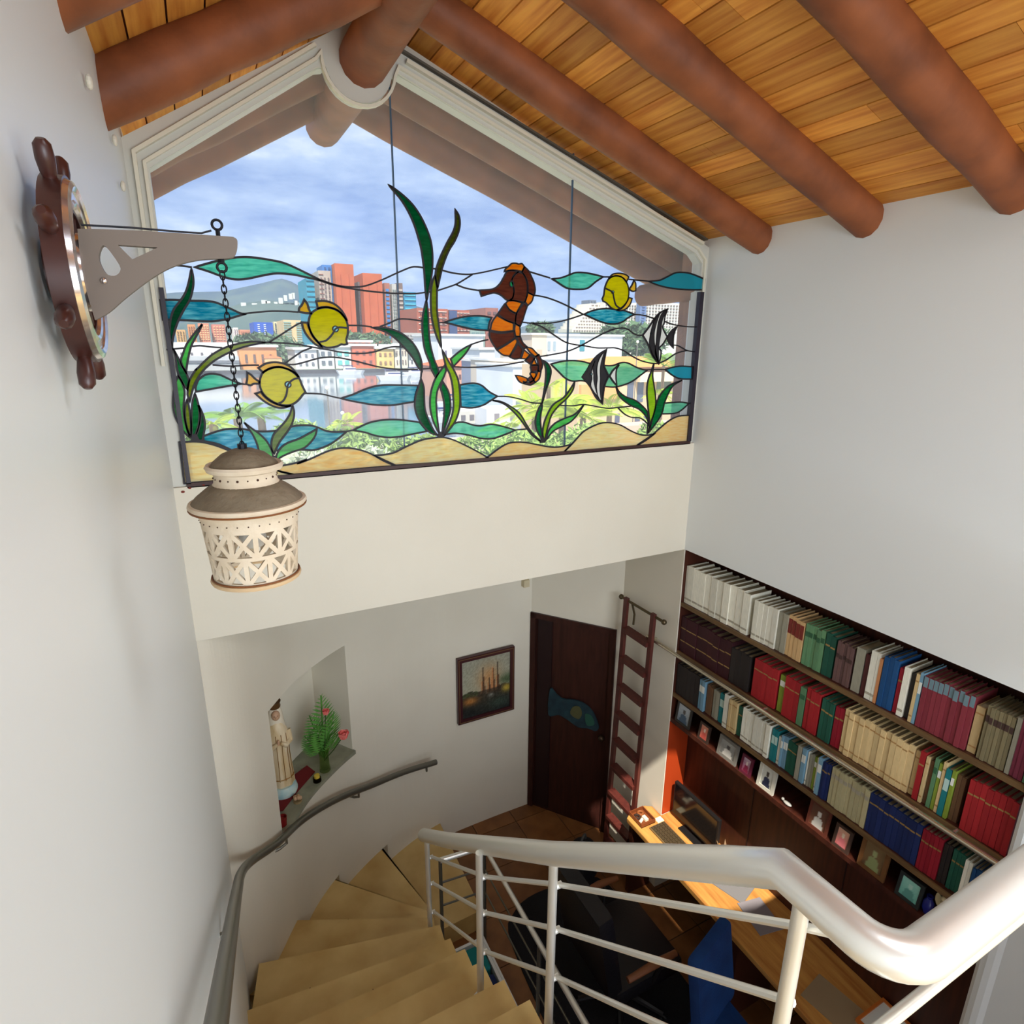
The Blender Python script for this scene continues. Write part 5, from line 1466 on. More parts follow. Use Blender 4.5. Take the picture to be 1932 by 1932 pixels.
for si, (zb, hb, runs) in enumerate(SHELVES):
    cnt = {}
    for (c, ya, yb, nb, sz) in runs:
        w = (ya - yb) / nb
        for k in range(nb):
            y1 = ya - w * k
            y0 = y1 - w
            if y0 < BY0 + 0.004: continue
            if y1 > BY1 - 0.006: y1 = BY1 - 0.006
            if y1 - y0 < 0.006: continue
            ww = (y1 - y0) - 0.0012
            h = hb * sz * (1 + rbk.uniform(-0.02, 0.02))
            dep = 0.19 * (0.9 + 0.1 * sz)
            x = 2.968 + rbk.uniform(-0.003, 0.006) + (0.0 if sz > 0.9 else 0.012)
            i = cnt.get(c, 0)
            cnt[c] = i + 1
            b = thing('book', (x, (y0 + y1) / 2, zb), '%s %s book from the ladder end on the %s bookcase shelf' % (ORD[min(i, 25)], CWORD[c], PLUR[si]), 'book', group='books on the %s shelf' % PLUR[si])
            co = bpy.data.objects.new('cover', cover_mesh(c))
            co.parent = b
            co.scale = (dep, ww, h)
            COL.objects.link(co)
            po = bpy.data.objects.new('pages', PAGE_ME)
            po.parent = b
            po.scale = (dep, ww, h)
            COL.objects.link(po)
            for (bn, bcol, bz, bh) in BANDS.get(c, []):
                lo = bpy.data.objects.new('spine_label', band_mesh(bn, bcol))
                lo.parent = b
                lo.scale = (0.08, ww, h * bh)
                lo.location = (0, 0, h * bz)
                COL.objects.link(lo)

# ladder rail and ladder
M_BRASS = mat('satin_brass_rail', (206, 198, 176), 0.22, metal=0.85)
rail = thing('ladder_rail', (2.9, 2.0, -2.2), 'long pale metal ladder rail along the front of the bookcase', 'rail')
MB().tube([(2.895, 3.30, -2.20), (2.895, 0.90, -2.20)], 0.0145, 12).build('bar', M_BRASS, rail, smooth=True)
for y in (3.24, 2.2, 1.1):
    MB().tube([(2.895, y, -2.20), (2.945, y, -2.20)], 0.008, 8).build('bracket', M_BRASS, rail)
M_LAD = mat('red_brown_ladder_wood', (92, 42, 34), 0.45, spec=0.4, noise=(8, (74, 32, 28), (6, 6, 1)))
lad = thing('library_ladder', (2.78, 3.33, ZF), 'red-brown wooden library ladder leaning on the white wall by the door', 'ladder')
la_t, la_b = Vector((2.86, 0, -2.02)), Vector((2.80, 0, ZF))
for y in (3.54, 3.21):
    a = Vector((la_t.x, y, la_t.z + 0.06))
    b = Vector((la_b.x, y + 0.01, la_b.z))
    d = (b - a).normalized()
    sx_ = Vector((0, 1, 0)).cross(d).normalized()
    MB().obox((a + b) / 2, sx_ * 0.014, Vector((0, 0.021, 0)), d * (a - b).length / 2).build('side_rail', M_LAD, lad, bevel=0.003)
for k in range(9):
    t = 0.085 + 0.108 * k
    p = la_t.lerp(la_b, t)
    MB().obox((p.x - 0.004, 3.375, p.z), Vector((0.035, 0, 0.0)), Vector((0, 0.155, 0)), Vector((0, 0, 0.018))).build('rung', M_LAD, lad, bevel=0.003)
hk = MB().tube([(2.868, 3.62, -1.985), (2.868, 3.10, -1.985)], 0.011, 10).build('top_bar', mat('aged_brass', (96, 84, 62), 0.35, metal=0.7), lad, smooth=True)
for y in (3.62, 3.10): MB().ball((2.868, y, -1.985), 0.022).build('bar_end', mat('aged_brass', (96, 84, 62), 0.35, metal=0.7), lad, smooth=True)
for y in (3.48, 3.24): MB().tube([(2.868, y, -1.985), (2.90, y, -2.09), (2.895, y, -2.18)], 0.009, 8).build('hook', mat('aged_brass', (96, 84, 62), 0.35, metal=0.7), lad, smooth=True)

# ------------------------------------------------------------------ photo frames on the low shelf
def photo(cols):
    r = random.Random(sum(cols[0]))
    def f(s, t):
        c = mixc(cols[0], cols[1], t + r.uniform(-0.1, 0.1))
        if gauss(s, t, 0.5, 0.62, 0.16, 0.16) > 0.5: c = cols[2]
        if t < 0.48 and abs(s - 0.5) < 0.34 * (1 - t * 0.9): c = cols[3]
        return c
    return f


FR = [  # y, width, bottom, height, frame colour, (bg low, bg high, head, body), label
    (2.915, 0.15, 0.17, (54, 50, 46), ((120, 132, 140), (190, 196, 200), (90, 84, 80), (70, 90, 110)), 'silver-blue photo in a dark frame nearest the ladder on the low shelf'),
    (2.70, 0.10, 0.135, (60, 44, 36), ((196, 96, 84), (208, 140, 110), (230, 200, 180), (190, 80, 70)), 'small coral-coloured photo second from the ladder on the low shelf'),
    (2.475, 0.17, 0.15, (120, 116, 108), ((110, 108, 104), (160, 158, 150), (70, 66, 64), (200, 196, 188)), 'grey group photo in a pale metal frame on the low shelf'),
    (2.31, 0.09, 0.13, (90, 30, 48), ((130, 60, 90), (190, 170, 180), (220, 200, 190), (120, 30, 60)), 'narrow plum photo frame on the low shelf'),
    (2.145, 0.13, 0.185, (206, 202, 186), ((196, 196, 184), (214, 212, 200), (60, 50, 46), (40, 44, 70)), 'white framed graduate portrait in dark gown on the low shelf'),
    (1.77, 0.135, 0.17, (96, 50, 38), ((110, 70, 50), (90, 60, 46), (206, 200, 190), (200, 196, 188)), 'red-brown framed portrait with a pale figure on the low shelf'),
    (1.615, 0.10, 0.14, (70, 52, 44), ((206, 110, 110), (214, 170, 140), (226, 206, 180), (216, 120, 124)), 'pink photo in a thin dark frame on the low shelf'),
    (1.435, 0.15, 0.195, (110, 74, 42), ((108, 82, 54), (124, 100, 66), (150, 158, 110), (140, 150, 100)), 'wide wooden frame with a round green picture on the low shelf'),
    (1.24, 0.12, 0.14, (40, 44, 44), ((110, 180, 166), (150, 206, 190), (170, 210, 196), (90, 150, 140)), 'mint green photo in a dark frame at the near end of the low shelf')]
for (y, w, h, fc, cols, lb) in FR:
    z = -2.78
    f = thing('photo_frame', (2.965, y, z), lb, 'photo frame', group='photo frames on the low shelf')
    tilt = 0.022
    bw = 0.016 if max(fc) < 105 else 0.022
    fx = lambda u, v, d: Vector((2.955 + d + tilt * (v - z) / h, u, v))
    MB().plate([(y - w / 2, z), (y + w / 2, z), (y + w / 2, z + h), (y - w / 2, z + h)], [[(y - w / 2 + bw, z + bw), (y + w / 2 - bw, z + bw), (y + w / 2 - bw, z + h - bw), (y - w / 2 + bw, z + h - bw)]], fx, 0.0, 0.014).build('frame', mat('frame_%d_%d_%d' % fc, fc, 0.4), f)
    sheet('photo', fx(y + w / 2 - bw + 0.001, z + bw - 0.001, 0.006), (0, -(w - 2 * bw + 0.002), 0), (tilt * (h - 2 * bw) / h, 0, h - 2 * bw + 0.002), 14, 18, photo(cols), f)
    MB().box((2.985 + tilt, y - 0.012, z), (3.03, y + 0.012, z + 0.012)).build('stand', mat('black_card', (30, 28, 28), 0.7), f)
# little things between the frames
t = thing('white_figurine', (2.99, 1.985, -2.78), 'tiny white lying figurine on the low shelf between frames', 'figurine')
MB().ball((2.98, 1.985, -2.768), 0.014, 0.03, 0.011, 12).build('body', mat('white_porcelain', (220, 218, 208), 0.3), t, smooth=True)
MB().ball((2.98, 2.02, -2.76), 0.010).build('head', mat('white_porcelain', (220, 218, 208), 0.3), t, smooth=True)
t = thing('angel_figurine', (2.98, 1.085, -2.78), 'cream angel figurine at the near end of the low shelf', 'figurine')
MB().lathe((2.98, 1.085, -2.78), [(0, 0), (0.034, 0), (0.03, 0.04), (0.02, 0.10), (0.022, 0.125), (0.01, 0.14), (0, 0.142)], 16).build('robe', mat('cream_porcelain', (206, 190, 150), 0.4), t, smooth=True)
MB().ball((2.975, 1.085, -2.622), 0.018).build('head', mat('cream_porcelain', (206, 190, 150), 0.4), t, smooth=True)
for s in (-1, 1): MB().plate(smooth_pts([(1.085 + s * 0.01, -2.67), (1.085 + s * 0.045, -2.63), (1.085 + s * 0.05, -2.68), (1.085 + s * 0.02, -2.72)], True, 3), [], lambda u, v, d: Vector((2.995 + d, u, v)), 0, 0.006).build('wing', mat('cream_porcelain', (206, 190, 150), 0.4), t)
t = thing('blue_vase', (2.99, 1.155, -2.78), 'small dark blue vase beside the angel figurine', 'vase')
MB().lathe((2.99, 1.155, -2.78), [(0, 0), (0.018, 0), (0.028, 0.035), (0.024, 0.07), (0.012, 0.09), (0.017, 0.105), (0.013, 0.105), (0.009, 0.09), (0, 0.088)], 18).build('body', mat('cobalt_glaze', (30, 36, 110), 0.2), t, smooth=True)

# ------------------------------------------------------------------ desk and what lies on it
ZD = -3.69
M_DESK = mat('honey_desk_wood', (204, 152, 80), 0.4, spec=0.45, noise=(3, (168, 108, 52), (10, 1, 10)))
desk = thing('desk', (2.9, 2.0, ZF), 'long narrow wooden desk under the bookcase', 'desk')
dp = [(2.655, 0.92), (3.15, 0.92), (3.15, 3.20 - 0.18), (2.935, 3.02), (2.935, 3.13), (2.88, 3.165), (2.74, 3.165), (2.665, 3.12)]
MB().prism(dp, ZD - 0.04, ZD).build('top', M_DESK, desk, bevel=0.006)
for y in (3.10, 2.0, 1.0):
    MB().box((2.70, y - 0.02, ZF), (3.10 if y < 3 else 2.92, y + 0.02, ZD - 0.04)).build('side_panel', M_DARKWOOD, desk)
mon = thing('computer_monitor', (3.03, 2.74, ZD), 'black computer monitor on the desk below the bookcase', 'monitor')
MB().box((3.0, 2.50, -3.64), (3.03, 2.97, -3.345)).build('bezel', mat('black_plastic', (28, 26, 26), 0.4), mon, bevel=0.006)
MB().box((2.998, 2.515, -3.62), (3.001, 2.955, -3.36)).build('screen', mat('dark_screen', (16, 14, 18), 0.12, spec=0.6), mon)
MB().box((3.03, 2.71, -3.69), (3.05, 2.77, -3.50)).build('stand', mat('black_plastic', (28, 26, 26), 0.4), mon)
MB().box((2.96, 2.63, -3.69), (3.10, 2.85, -3.68)).build('foot', mat('black_plastic', (28, 26, 26), 0.4), mon)
kb = thing('keyboard', (2.82, 2.72, ZD), 'computer keyboard in front of the black monitor', 'keyboard')
MB().box((2.755, 2.50, ZD), (2.905, 2.95, ZD + 0.014)).build('case', mat('keyboard_grey', (112, 92, 60), 0.5), kb, bevel=0.003)
km = None
for r in range(5):
    for q in range(15):
        if km is None:
            mm = MB().box((-0.0115, -0.0125, 0), (0.0115, 0.0125, 0.006))
            km = bpy.data.meshes.new('key')
            km.from_pydata([tuple(p_) for p_ in mm.v], [], mm.f)
            km.materials.append(mat('key_cap', (70, 58, 40), 0.5))
        o = bpy.data.objects.new('key', km)
        o.parent = kb
        o.location = Vector((2.775 + r * 0.0275, 2.52 + q * 0.0293, ZD + 0.014)) - kb.location
        COL.objects.link(o)
org = thing('desk_tray', (2.76, 3.10, ZD), 'wooden tray of small oddments at the far end of the desk', 'tray')
m = MB()
m.box((2.70, 2.98, ZD), (2.84, 3.14, ZD + 0.006))
for lo, hi in (((2.70, 2.98, ZD), (2.706, 3.14, ZD + 0.035)), ((2.834, 2.98, ZD), (2.84, 3.14, ZD + 0.035)), ((2.706, 2.98, ZD), (2.834, 2.986, ZD + 0.035)), ((2.706, 3.134, ZD), (2.834, 3.14, ZD + 0.035))): m.box(lo, hi)
m.build('tray', mat('reddish_tray_wood', (120, 62, 30), 0.5), org)
ro = random.Random(9)
for k, (nm, lb, colr) in enumerate((('glue_stick', 'white glue stick lying in the desk tray', (230, 222, 200)), ('eraser', 'pale eraser in the desk tray', (236, 220, 190)), ('tape_roll', 'dark tape roll in the desk tray', (50, 34, 26)), ('tape_roll', 'brown tape roll beside the eraser in the desk tray', (140, 80, 40)))):
    cx, cy = 2.735 + 0.05 * (k % 2), 3.02 + 0.06 * (k // 2) + 0.02 * (k % 2)
    o = MB()
    if nm == 'tape_roll': o.torus((cx, cy, ZD + 0.018), (1, 0, 0), (0, 1, 0), 0.02, 0.010, 18, 8)
    elif nm == 'glue_stick': o.tube([(cx - 0.02, cy, ZD + 0.018), (cx + 0.02, cy + 0.02, ZD + 0.018)], 0.012, 12)
    else: o.box((cx - 0.015, cy - 0.025, ZD + 0.0062), (cx + 0.015, cy + 0.025, ZD + 0.024))
    o.build(nm, mat(nm + '_c%d' % k, colr, 0.5), label=lb, cat=nm.replace('_', ' '))
MB().obox((2.885, 2.985, ZD + 0.004), (0.03, 0.0, 0), (0, 0.024, 0), (0, 0, 0.004)).build('note_pad', mat('cream_paper', (240, 228, 190), 0.7), label='cream note pad on the desk beside the tray', cat='note pad')
for k, (x, y, a, sx_, sy_, colr, lb) in enumerate(((2.95, 2.30, 0.3, 0.10, 0.14, (120, 118, 118), 'grey sheet of paper on the shaded desk'), (2.93, 2.02, -0.2, 0.09, 0.12, (134, 128, 132), 'lilac grey folder lying on the desk'), (2.86, 1.42, 0.15, 0.105, 0.15, (150, 130, 100), 'tan folder on the near part of the desk'))):
    c_, s_ = math.cos(a), math.sin(a)
    MB().obox((x, y, ZD + 0.003 + 0.0005 * k), (sx_ * c_, sx_ * s_, 0), (-sy_ * s_, sy_ * c_, 0), (0, 0, 0.003)).build('paper_folder', mat('paper_c%d' % k, colr, 0.8), label=lb, cat='folder')
pp = thing('dried_plant', (3.02, 2.42, ZD), 'small dried plant in a pot right of the monitor', 'plant')
MB().lathe((3.02, 2.42, ZD), [(0, 0), (0.03, 0), (0.04, 0.06), (0.034, 0.06), (0, 0.05)], 14).build('pot', mat('dark_clay_pot', (70, 50, 40), 0.7), pp, smooth=True)
for k in range(7):
    a = k * 0.9
    tip = Vector((3.02 + 0.09 * math.cos(a), 2.42 + 0.09 * math.sin(a), ZD + 0.15 + 0.015 * (k % 3)))
    b0 = Vector((3.02, 2.42, ZD + 0.05))
    md = b0.lerp(tip, 0.5)
    sd = Vector((-math.sin(a), math.cos(a), 0)) * 0.016
    MB().add([b0, md + sd, tip, md - sd], [(0, 1, 2, 3)]).build('leaf', mat('dried_leaf', (124, 96, 66), 0.7), pp)
fb = thing('white_tray_board', (3.0, 1.15, ZD), 'white board in a wooden frame lying on the near end of the desk', 'board')
MB().box((2.90, 1.0, ZD), (3.12, 1.30, ZD + 0.02)).build('board', mat('white_board', (224, 230, 226), 0.4), fb)
for lo, hi in (((2.885, 0.985, ZD), (2.90, 1.315, ZD + 0.03)), ((3.12, 0.985, ZD), (3.135, 1.315, ZD + 0.03)), ((2.90, 1.30, ZD), (3.12, 1.315, ZD + 0.03)), ((2.90, 0.985, ZD), (3.12, 1.0, ZD + 0.03))):
    MB().box(lo, hi).build('frame', mat('sunlit_frame_wood', (196, 110, 44), 0.45), fb)  # orange of sunlit wood put into the frame colour

# ------------------------------------------------------------------ rug and chairs in the lower room
rug = smooth_pts([(1.62, 3.10), (1.75, 3.34), (2.0, 3.42), (2.35, 3.36), (2.6, 3.2), (2.62, 2.0), (2.6, 0.9), (1.6, 0.9), (1.56, 2.0)], True, 4)
MB().prism(rug, ZF + 0.0005, ZF + 0.012).build('black_rug', mat('black_shag_rug', (22, 20, 24), 0.95, bump=(200, 0.8)), label='black rug on the brown floor beside the desk', cat='rug')
M_BLK = mat('black_leather', (20, 18, 22), 0.4, spec=0.4, bump=(80, 0.15))
ch = thing('office_chair', (2.12, 2.42, ZF), 'black leather office chair with wooden armrests at the desk', 'chair')
CX, CY = 2.12, 2.42


def cushion(lo, hi, name, m_, par, bev=0.04):
    return MB().box(lo, hi).build(name, m_, par, smooth=True, bevel=bev)


cushion((CX - 0.27, CY - 0.28, ZF + 0.44), (CX + 0.27, CY + 0.28, ZF + 0.56), 'seat', M_BLK, ch)
m = MB().obox((CX - 0.32, CY, ZF + 0.86), Vector((0.055, 0, 0.012)), Vector((0, 0.27, 0)), Vector((-0.06, 0, 0.34)))
m.build('backrest', M_BLK, ch, smooth=True, bevel=0.04)
MB().tube([(CX, CY, ZF + 0.08), (CX, CY, ZF + 0.45)], 0.03, 12).build('gas_post', mat('black_plastic', (28, 26, 26), 0.4), ch)
for k in range(5):
    a = 2 * math.pi * k / 5 + 0.3
    e_ = Vector((CX + 0.3 * math.cos(a), CY + 0.3 * math.sin(a), ZF + 0.075))
    MB().tube([(CX, CY, ZF + 0.11), e_], [0.028, 0.018], 8).build('base_arm', mat('black_plastic', (28, 26, 26), 0.4), ch)
    MB().torus(e_ - Vector((0, 0, 0.035)), (math.cos(a), math.sin(a), 0), (0, 0, 1), 0.018, 0.010, 12, 6).build('castor', mat('black_plastic', (28, 26, 26), 0.4), ch)
for s in (-1, 1):
    MB().tube([(CX - 0.22, CY + s * 0.31, ZF + 0.70), (CX, CY + s * 0.315, ZF + 0.715), (CX + 0.16, CY + s * 0.31, ZF + 0.70)], [0.02, 0.026, 0.02], 10).build('armrest', mat('brown_armrest', (120, 74, 44), 0.4), ch, smooth=True)
    MB().tube([(CX + 0.05, CY + s * 0.31, ZF + 0.69), (CX + 0.02, CY + s * 0.27, ZF + 0.48)], 0.014, 8).build('arm_support', mat('black_plastic', (28, 26, 26), 0.4), ch)
bl = thing('blue_chair', (2.28, 1.62, ZF), 'blue fabric chair beside the black office chair', 'chair')
M_BLUE = mat('blue_fabric', (18, 66, 128), 0.9, bump=(120, 0.3), noise=(5, (14, 50, 104), (1, 1, 1)))
BX, BY = 2.26, 1.62
cushion((BX - 0.24, BY - 0.24, ZF + 0.40), (BX + 0.24, BY + 0.24, ZF + 0.50), 'seat', M_BLUE, bl, 0.03)
m = MB().obox((BX + 0.10, BY + 0.26, ZF + 0.72), Vector((0.20, 0.06, 0)), Vector((-0.012, 0.035, 0)), Vector((0.0, 0.05, 0.25)))
m.build('backrest', M_BLUE, bl, smooth=True, bevel=0.03)
for (sx_, sy_) in ((-1, -1), (1, -1), (1, 1), (-1, 1)):
    MB().tube([(BX + sx_ * 0.2, BY + sy_ * 0.2, ZF + 0.0135), (BX + sx_ * 0.19, BY + sy_ * 0.19, ZF + 0.41)], 0.015, 8).build('leg', mat('black_plastic', (28, 26, 26), 0.4), bl)
bag = thing('black_bag', (2.5, 3.42, ZF), 'dark bag on the floor between the door and the desk', 'bag')
MB().lathe((2.48, 3.45, ZF), [(0, 0), (0.15, 0.0), (0.17, 0.08), (0.15, 0.2), (0.10, 0.28), (0.0, 0.29)], 16, 1.0, 0.8).build('body', mat('black_nylon', (26, 26, 30), 0.7, bump=(20, 0.6)), bag, smooth=True)
MB().torus((2.48, 3.45, ZF + 0.29), (0.8, 0.6, 0), (0, 0, 1), 0.07, 0.010, 18, 6).build('handle', mat('grey_webbing', (84, 84, 84), 0.8), bag, smooth=True)
# ------------------------------------------------------------------ outside: water, far bank, city, hills
ZW = -8.0
M_WATER = mat('canal_water', (120, 132, 138), 0.07, spec=0.9, bump=(0.9, 0.05))
MB().add([(-160, 46, ZW), (160, 46, ZW), (160, 174.4, ZW), (-160, 174.4, ZW)], [(0, 1, 2, 3)]).build('canal_water', M_WATER, label='calm grey canal between the houses', cat='water', kind='stuff')
M_GRASS = mat('garden_ground', (206, 192, 168), 0.95, noise=(1.2, (176, 178, 130), (1, 1, 1)))
MB().box((-60, 5.2, -9.0), (60, 46, -7.4)).build('ground_garden', M_GRASS, kind='structure', label='green garden ground outside below the window', cat='ground')
MB().box((-1200, 176, -9), (1600, 1500, ZW + 1.0)).build('ground_city', mat('city_ground', (128, 132, 108), 0.95, noise=(0.02, (96, 116, 84), (1, 1, 1))), kind='structure', label='far bank of the canal with the city on it', cat='ground')
MB().box((-160, 174.5, ZW - 0.5), (160, 176, ZW + 1.0)).build('quay_wall', mat('dark_quay', (70, 68, 74), 0.9), kind='structure', label='dark quay wall along the far bank', cat='wall')

# hills
def hills(name, pts, Y, deep, c, c2, label):
    P = [atY(x, y, Y) for (x, y) in pts]
    m = MB()
    n = len(P)
    rows = 6
    vs, fs = [], []
    for j in range(rows):
        t = j / (rows - 1)
        for i, p_ in enumerate(P):
            zz = ZW + (p_.z - ZW) * (1 - (t * 2 - 1) ** 2) if t != 0.5 else p_.z
            vs.append((p_.x, Y + (t - 0.5) * deep, zz + random.uniform(-1, 1) * deep * 0.006 * (0 < t < 1 and t != 0.4)))
    for j in range(rows - 1):
        for i in range(n - 1): fs.append((j * n + i, j * n + i + 1, (j + 1) * n + i + 1, (j + 1) * n + i))
    m.add(vs, fs)
    return m.build(name, mat(name + '_' + str(c[0]), c, 0.95, noise=(0.012, c2, (1, 1, 1))), smooth=True, label=label, cat='hill')


hills('hill', [(150, 580), (240, 566), (300, 556), (335, 552), (385, 551), (420, 550), (455, 542), (490, 534), (512, 528), (524, 526), (540, 531), (556, 540), (575, 534), (600, 538), (640, 545), (700, 560), (760, 575), (850, 600), (960, 626)], 1900, 900, (72, 92, 108), (92, 110, 112), 'hazy blue green hill behind the city on the left')
hills('hill', [(930, 640), (985, 622), (1015, 612), (1040, 602), (1060, 600), (1085, 605), (1110, 612), (1180, 622), (1260, 634)], 1700, 700, (92, 110, 124), (80, 98, 104), 'low hazy hill behind the white apartment tower')
hills('hill', [(340, 610), (400, 590), (450, 572), (500, 566), (545, 570), (580, 566), (620, 572), (700, 590), (780, 615)], 1250, 500, (70, 92, 92), (94, 110, 104), 'nearer wooded slope with scattered houses')
rh = random.Random(4)
for k, (x, y) in enumerate(((538, 556), (548, 553), (553, 552), (498, 566), (505, 567), (529, 561), (558, 566), (566, 571), (480, 572), (459, 570), (520, 569))):
    p = atY(x, y + 2, 1180)
    w_ = rh.uniform(4, 9)
    o = MB().box((p.x - w_ / 2, 1176, p.z - 9), (p.x + w_ / 2, 1184, p.z + rh.uniform(0.5, 1.8)))
    o.build('hill_house', mat('pale_hill_house', (214, 214, 206), 0.9), label='%s pale house from the left on the far hillside' % ORD[sorted((480, 459, 498, 505, 520, 529, 538, 548, 553, 558, 566)).index(x)], cat='house', group='houses on the hillside')

FAC = {}


def facade(name, x0, x1, yt, yb, Y, depth, col, label, cat='building', win=None, base=None, roof=None, group=None, parent=None, rough=0.9):
    """a building whose front stands Y metres away; win = (columns, rows, fill x, fill z, colour[, margins])"""
    a, b = atY(x0, yt, Y), atY(x1, yb, Y)
    c = atY((x0 + x1) / 2, yt, Y)
    lo = base if base is not None else min(b.z, ZW + 1.0)
    e = thing(name, ((a.x + b.x) / 2, Y + depth / 2, lo), label, cat, group)
    if parent is not None:
        e.location = e.location - wloc(parent)
        e.parent = parent
        for q_ in ('label', 'category', 'group'):
            if q_ in e: del e[q_]
    bx0, bx1 = min(a.x, b.x), max(a.x, b.x)
    zt = c.z
    cm = mat('facade_%d_%d_%d' % col, col, rough, noise=(0.15, tuple(max(0, int(q * 0.92)) for q in col), (1, 1, 1)))
    MB().box((bx0, Y, lo), (bx1, Y + depth, zt)).build('walls', cm, e)
    if roof == 'flat':
        MB().box((bx0 - 0.01 * Y * 0.3, Y - 0.003 * Y, zt), (bx1 + 0.01 * Y * 0.3, Y + depth, zt + 0.0035 * Y)).build('roof_slab', mat('pale_roof_slab', (224, 222, 214), 0.9), e)
    elif roof:
        h = (bx1 - bx0) * 0.16
        o_ = (bx1 - bx0) * 0.04
        MB().add([(bx0 - o_, Y - o_, zt), (bx1 + o_, Y - o_, zt), (bx1 + o_, Y + depth + o_, zt), (bx0 - o_, Y + depth + o_, zt), (bx0 + (bx1 - bx0) * 0.35, Y + depth * 0.5, zt + h), (bx0 + (bx1 - bx0) * 0.65, Y + depth * 0.5, zt + h)],
                 [(0, 1, 5, 4), (1, 2, 5), (2, 3, 4, 5), (3, 0, 4), (0, 3, 2, 1)]).build('roof', mat('tile_roof_%d' % roof[0], roof, 0.85, bump=(3, 0.4)), e)
    if win:
        for wsp in (win if isinstance(win, list) else [win]):
            nc, nr, fx_, fz_, wc = wsp[:5]
            mx0, mx1, mz0, mz1 = wsp[5] if len(wsp) > 5 else (0.06, 0.06, 0.08, 0.08)
            b2 = max(lo, b.z) if base is None else lo
            X0, X1 = bx0 + (bx1 - bx0) * mx0, bx1 - (bx1 - bx0) * mx1
            Z0, Z1 = b2 + (zt - b2) * mz0, zt - (zt - b2) * mz1
            cw, chh = (X1 - X0) / nc, (Z1 - Z0) / nr
            key = (round(cw, 2), round(chh, 2), wc, fx_, fz_)
            if key not in FAC:
                t_ = max(0.03, 0.0012 * Y)
                mm = MB().box((-cw * fx_ / 2, -t_, -chh * fz_ / 2), (cw * fx_ / 2, t_, chh * fz_ / 2))
                me = bpy.data.meshes.new('window')
                me.from_pydata([tuple(q) for q in mm.v], [], mm.f)
                me.materials.append(mat('pane_%d_%d_%d' % wc, wc, 0.25, spec=0.6))
                FAC[key] = me
            for i in range(nc):
                for j in range(nr):
                    o = bpy.data.objects.new('window', FAC[key])
                    o.parent = e
                    o.location = Vector((X0 + cw * (i + 0.5), Y, Z0 + chh * (j + 0.5))) - wloc(e)
                    COL.objects.link(o)
    return e


G_ = 'city buildings beyond the canal'
DK, TL, BG = (84, 96, 108), (40, 150, 172), (120, 140, 150)
# far left blocks
facade('apartment_block', 331, 352, 622, 645, 620, 40, (222, 176, 120), 'small ochre apartment block at the far left of the city view', win=(3, 4, 0.5, 0.5, (150, 120, 90)))
facade('apartment_block', 353, 372, 612, 645, 640, 40, (226, 150, 100), 'orange apartment block left of the pink slabs', win=(3, 6, 0.5, 0.5, (150, 110, 90)))
facade('apartment_block', 373, 398, 610, 645, 650, 40, (214, 142, 116), 'salmon apartment slab with ochre bands at the far left', win=(4, 7, 0.5, 0.5, (240, 206, 150)))
facade('apartment_block', 399, 428, 612, 645, 660, 40, (206, 134, 118), 'dusty pink apartment slab beside the lantern chain', win=(4, 6, 0.5, 0.5, (236, 190, 140)))
facade('apartment_block', 440, 452, 618, 646, 600, 40, (236, 226, 216), 'thin white apartment block right of the chain', win=(2, 6, 0.5, 0.4, (160, 120, 130)))
facade('apartment_block', 452, 478, 622, 646, 610, 40, (214, 150, 118), 'low salmon apartment row left of the blue building', win=(6, 4, 0.5, 0.5, (180, 110, 90)))
facade('blue_building', 478, 517, 608, 636, 520, 40, (52, 96, 196), 'bright blue apartment building with white balconies', win=[(1, 6, 0.8, 0.5, (226, 236, 244), (0.18, 0.68, 0.1, 0.1)), (1, 6, 0.8, 0.5, (226, 236, 244), (0.5, 0.36, 0.1, 0.1))])
facade('yellow_block', 516, 530, 607, 634, 530, 40, (232, 220, 170), 'narrow pale yellow block beside the blue building', win=(2, 6, 0.5, 0.5, DK))
facade('beige_block', 534, 580, 604, 652, 470, 40, (232, 200, 152), 'beige apartment block with green balcony bands', win=[(2, 10, 0.9, 0.5, (150, 178, 170), (0.0, 0.66, 0.05, 0.05)), (2, 10, 0.9, 0.5, (150, 178, 170), (0.55, 0.1, 0.05, 0.05))])
# the tall terracotta tower
TY = 360
tower = thing('terracotta_tower', (atY(680, 640, 360).x, 360, ZW + 1), 'tall terracotta tower block with turquoise glazed wings', 'building')
facade('tower_glass_wing', 577, 601, 525, 640, TY, 30, (48, 156, 182), 'turquoise glazed left wing of the terracotta tower', win=(1, 12, 1.0, 0.16, (20, 104, 128), (0, 0, 0, 0)), parent=tower)
facade('tower_grey_wing', 600, 633, 511, 650, TY + 2, 30, (190, 176, 164), 'grey balcony wing of the tower with a blue top', win=[(3, 15, 0.4, 0.6, (120, 104, 100)), (1, 15, 0.9, 0.12, (150, 84, 70), (0.0, 0.6, 0.02, 0.02))], parent=tower)
facade('tower_cap', 608, 626, 500, 513, TY + 3, 18, (64, 128, 196), 'blue lift house on top of the tower', win=(2, 1, 0.5, 0.4, (40, 90, 150)), parent=tower)
facade('tower_slab', 631, 676, 498, 660, TY - 4, 26, (206, 104, 68), 'tall plain terracotta slab tower, the left one', win=(2, 1, 0.03, 0.9, (186, 92, 60)), parent=tower)
facade('tower_slab', 684, 727, 516, 660, TY - 4, 26, (206, 104, 68), 'plain terracotta slab tower, the right one', win=(2, 1, 0.03, 0.9, (186, 92, 60)), parent=tower)
facade('tower_core', 675, 686, 532, 650, TY + 4, 26, (116, 108, 112), 'dark grey core between the terracotta slabs', win=(1, 16, 0.7, 0.5, (88, 82, 92)), parent=tower)
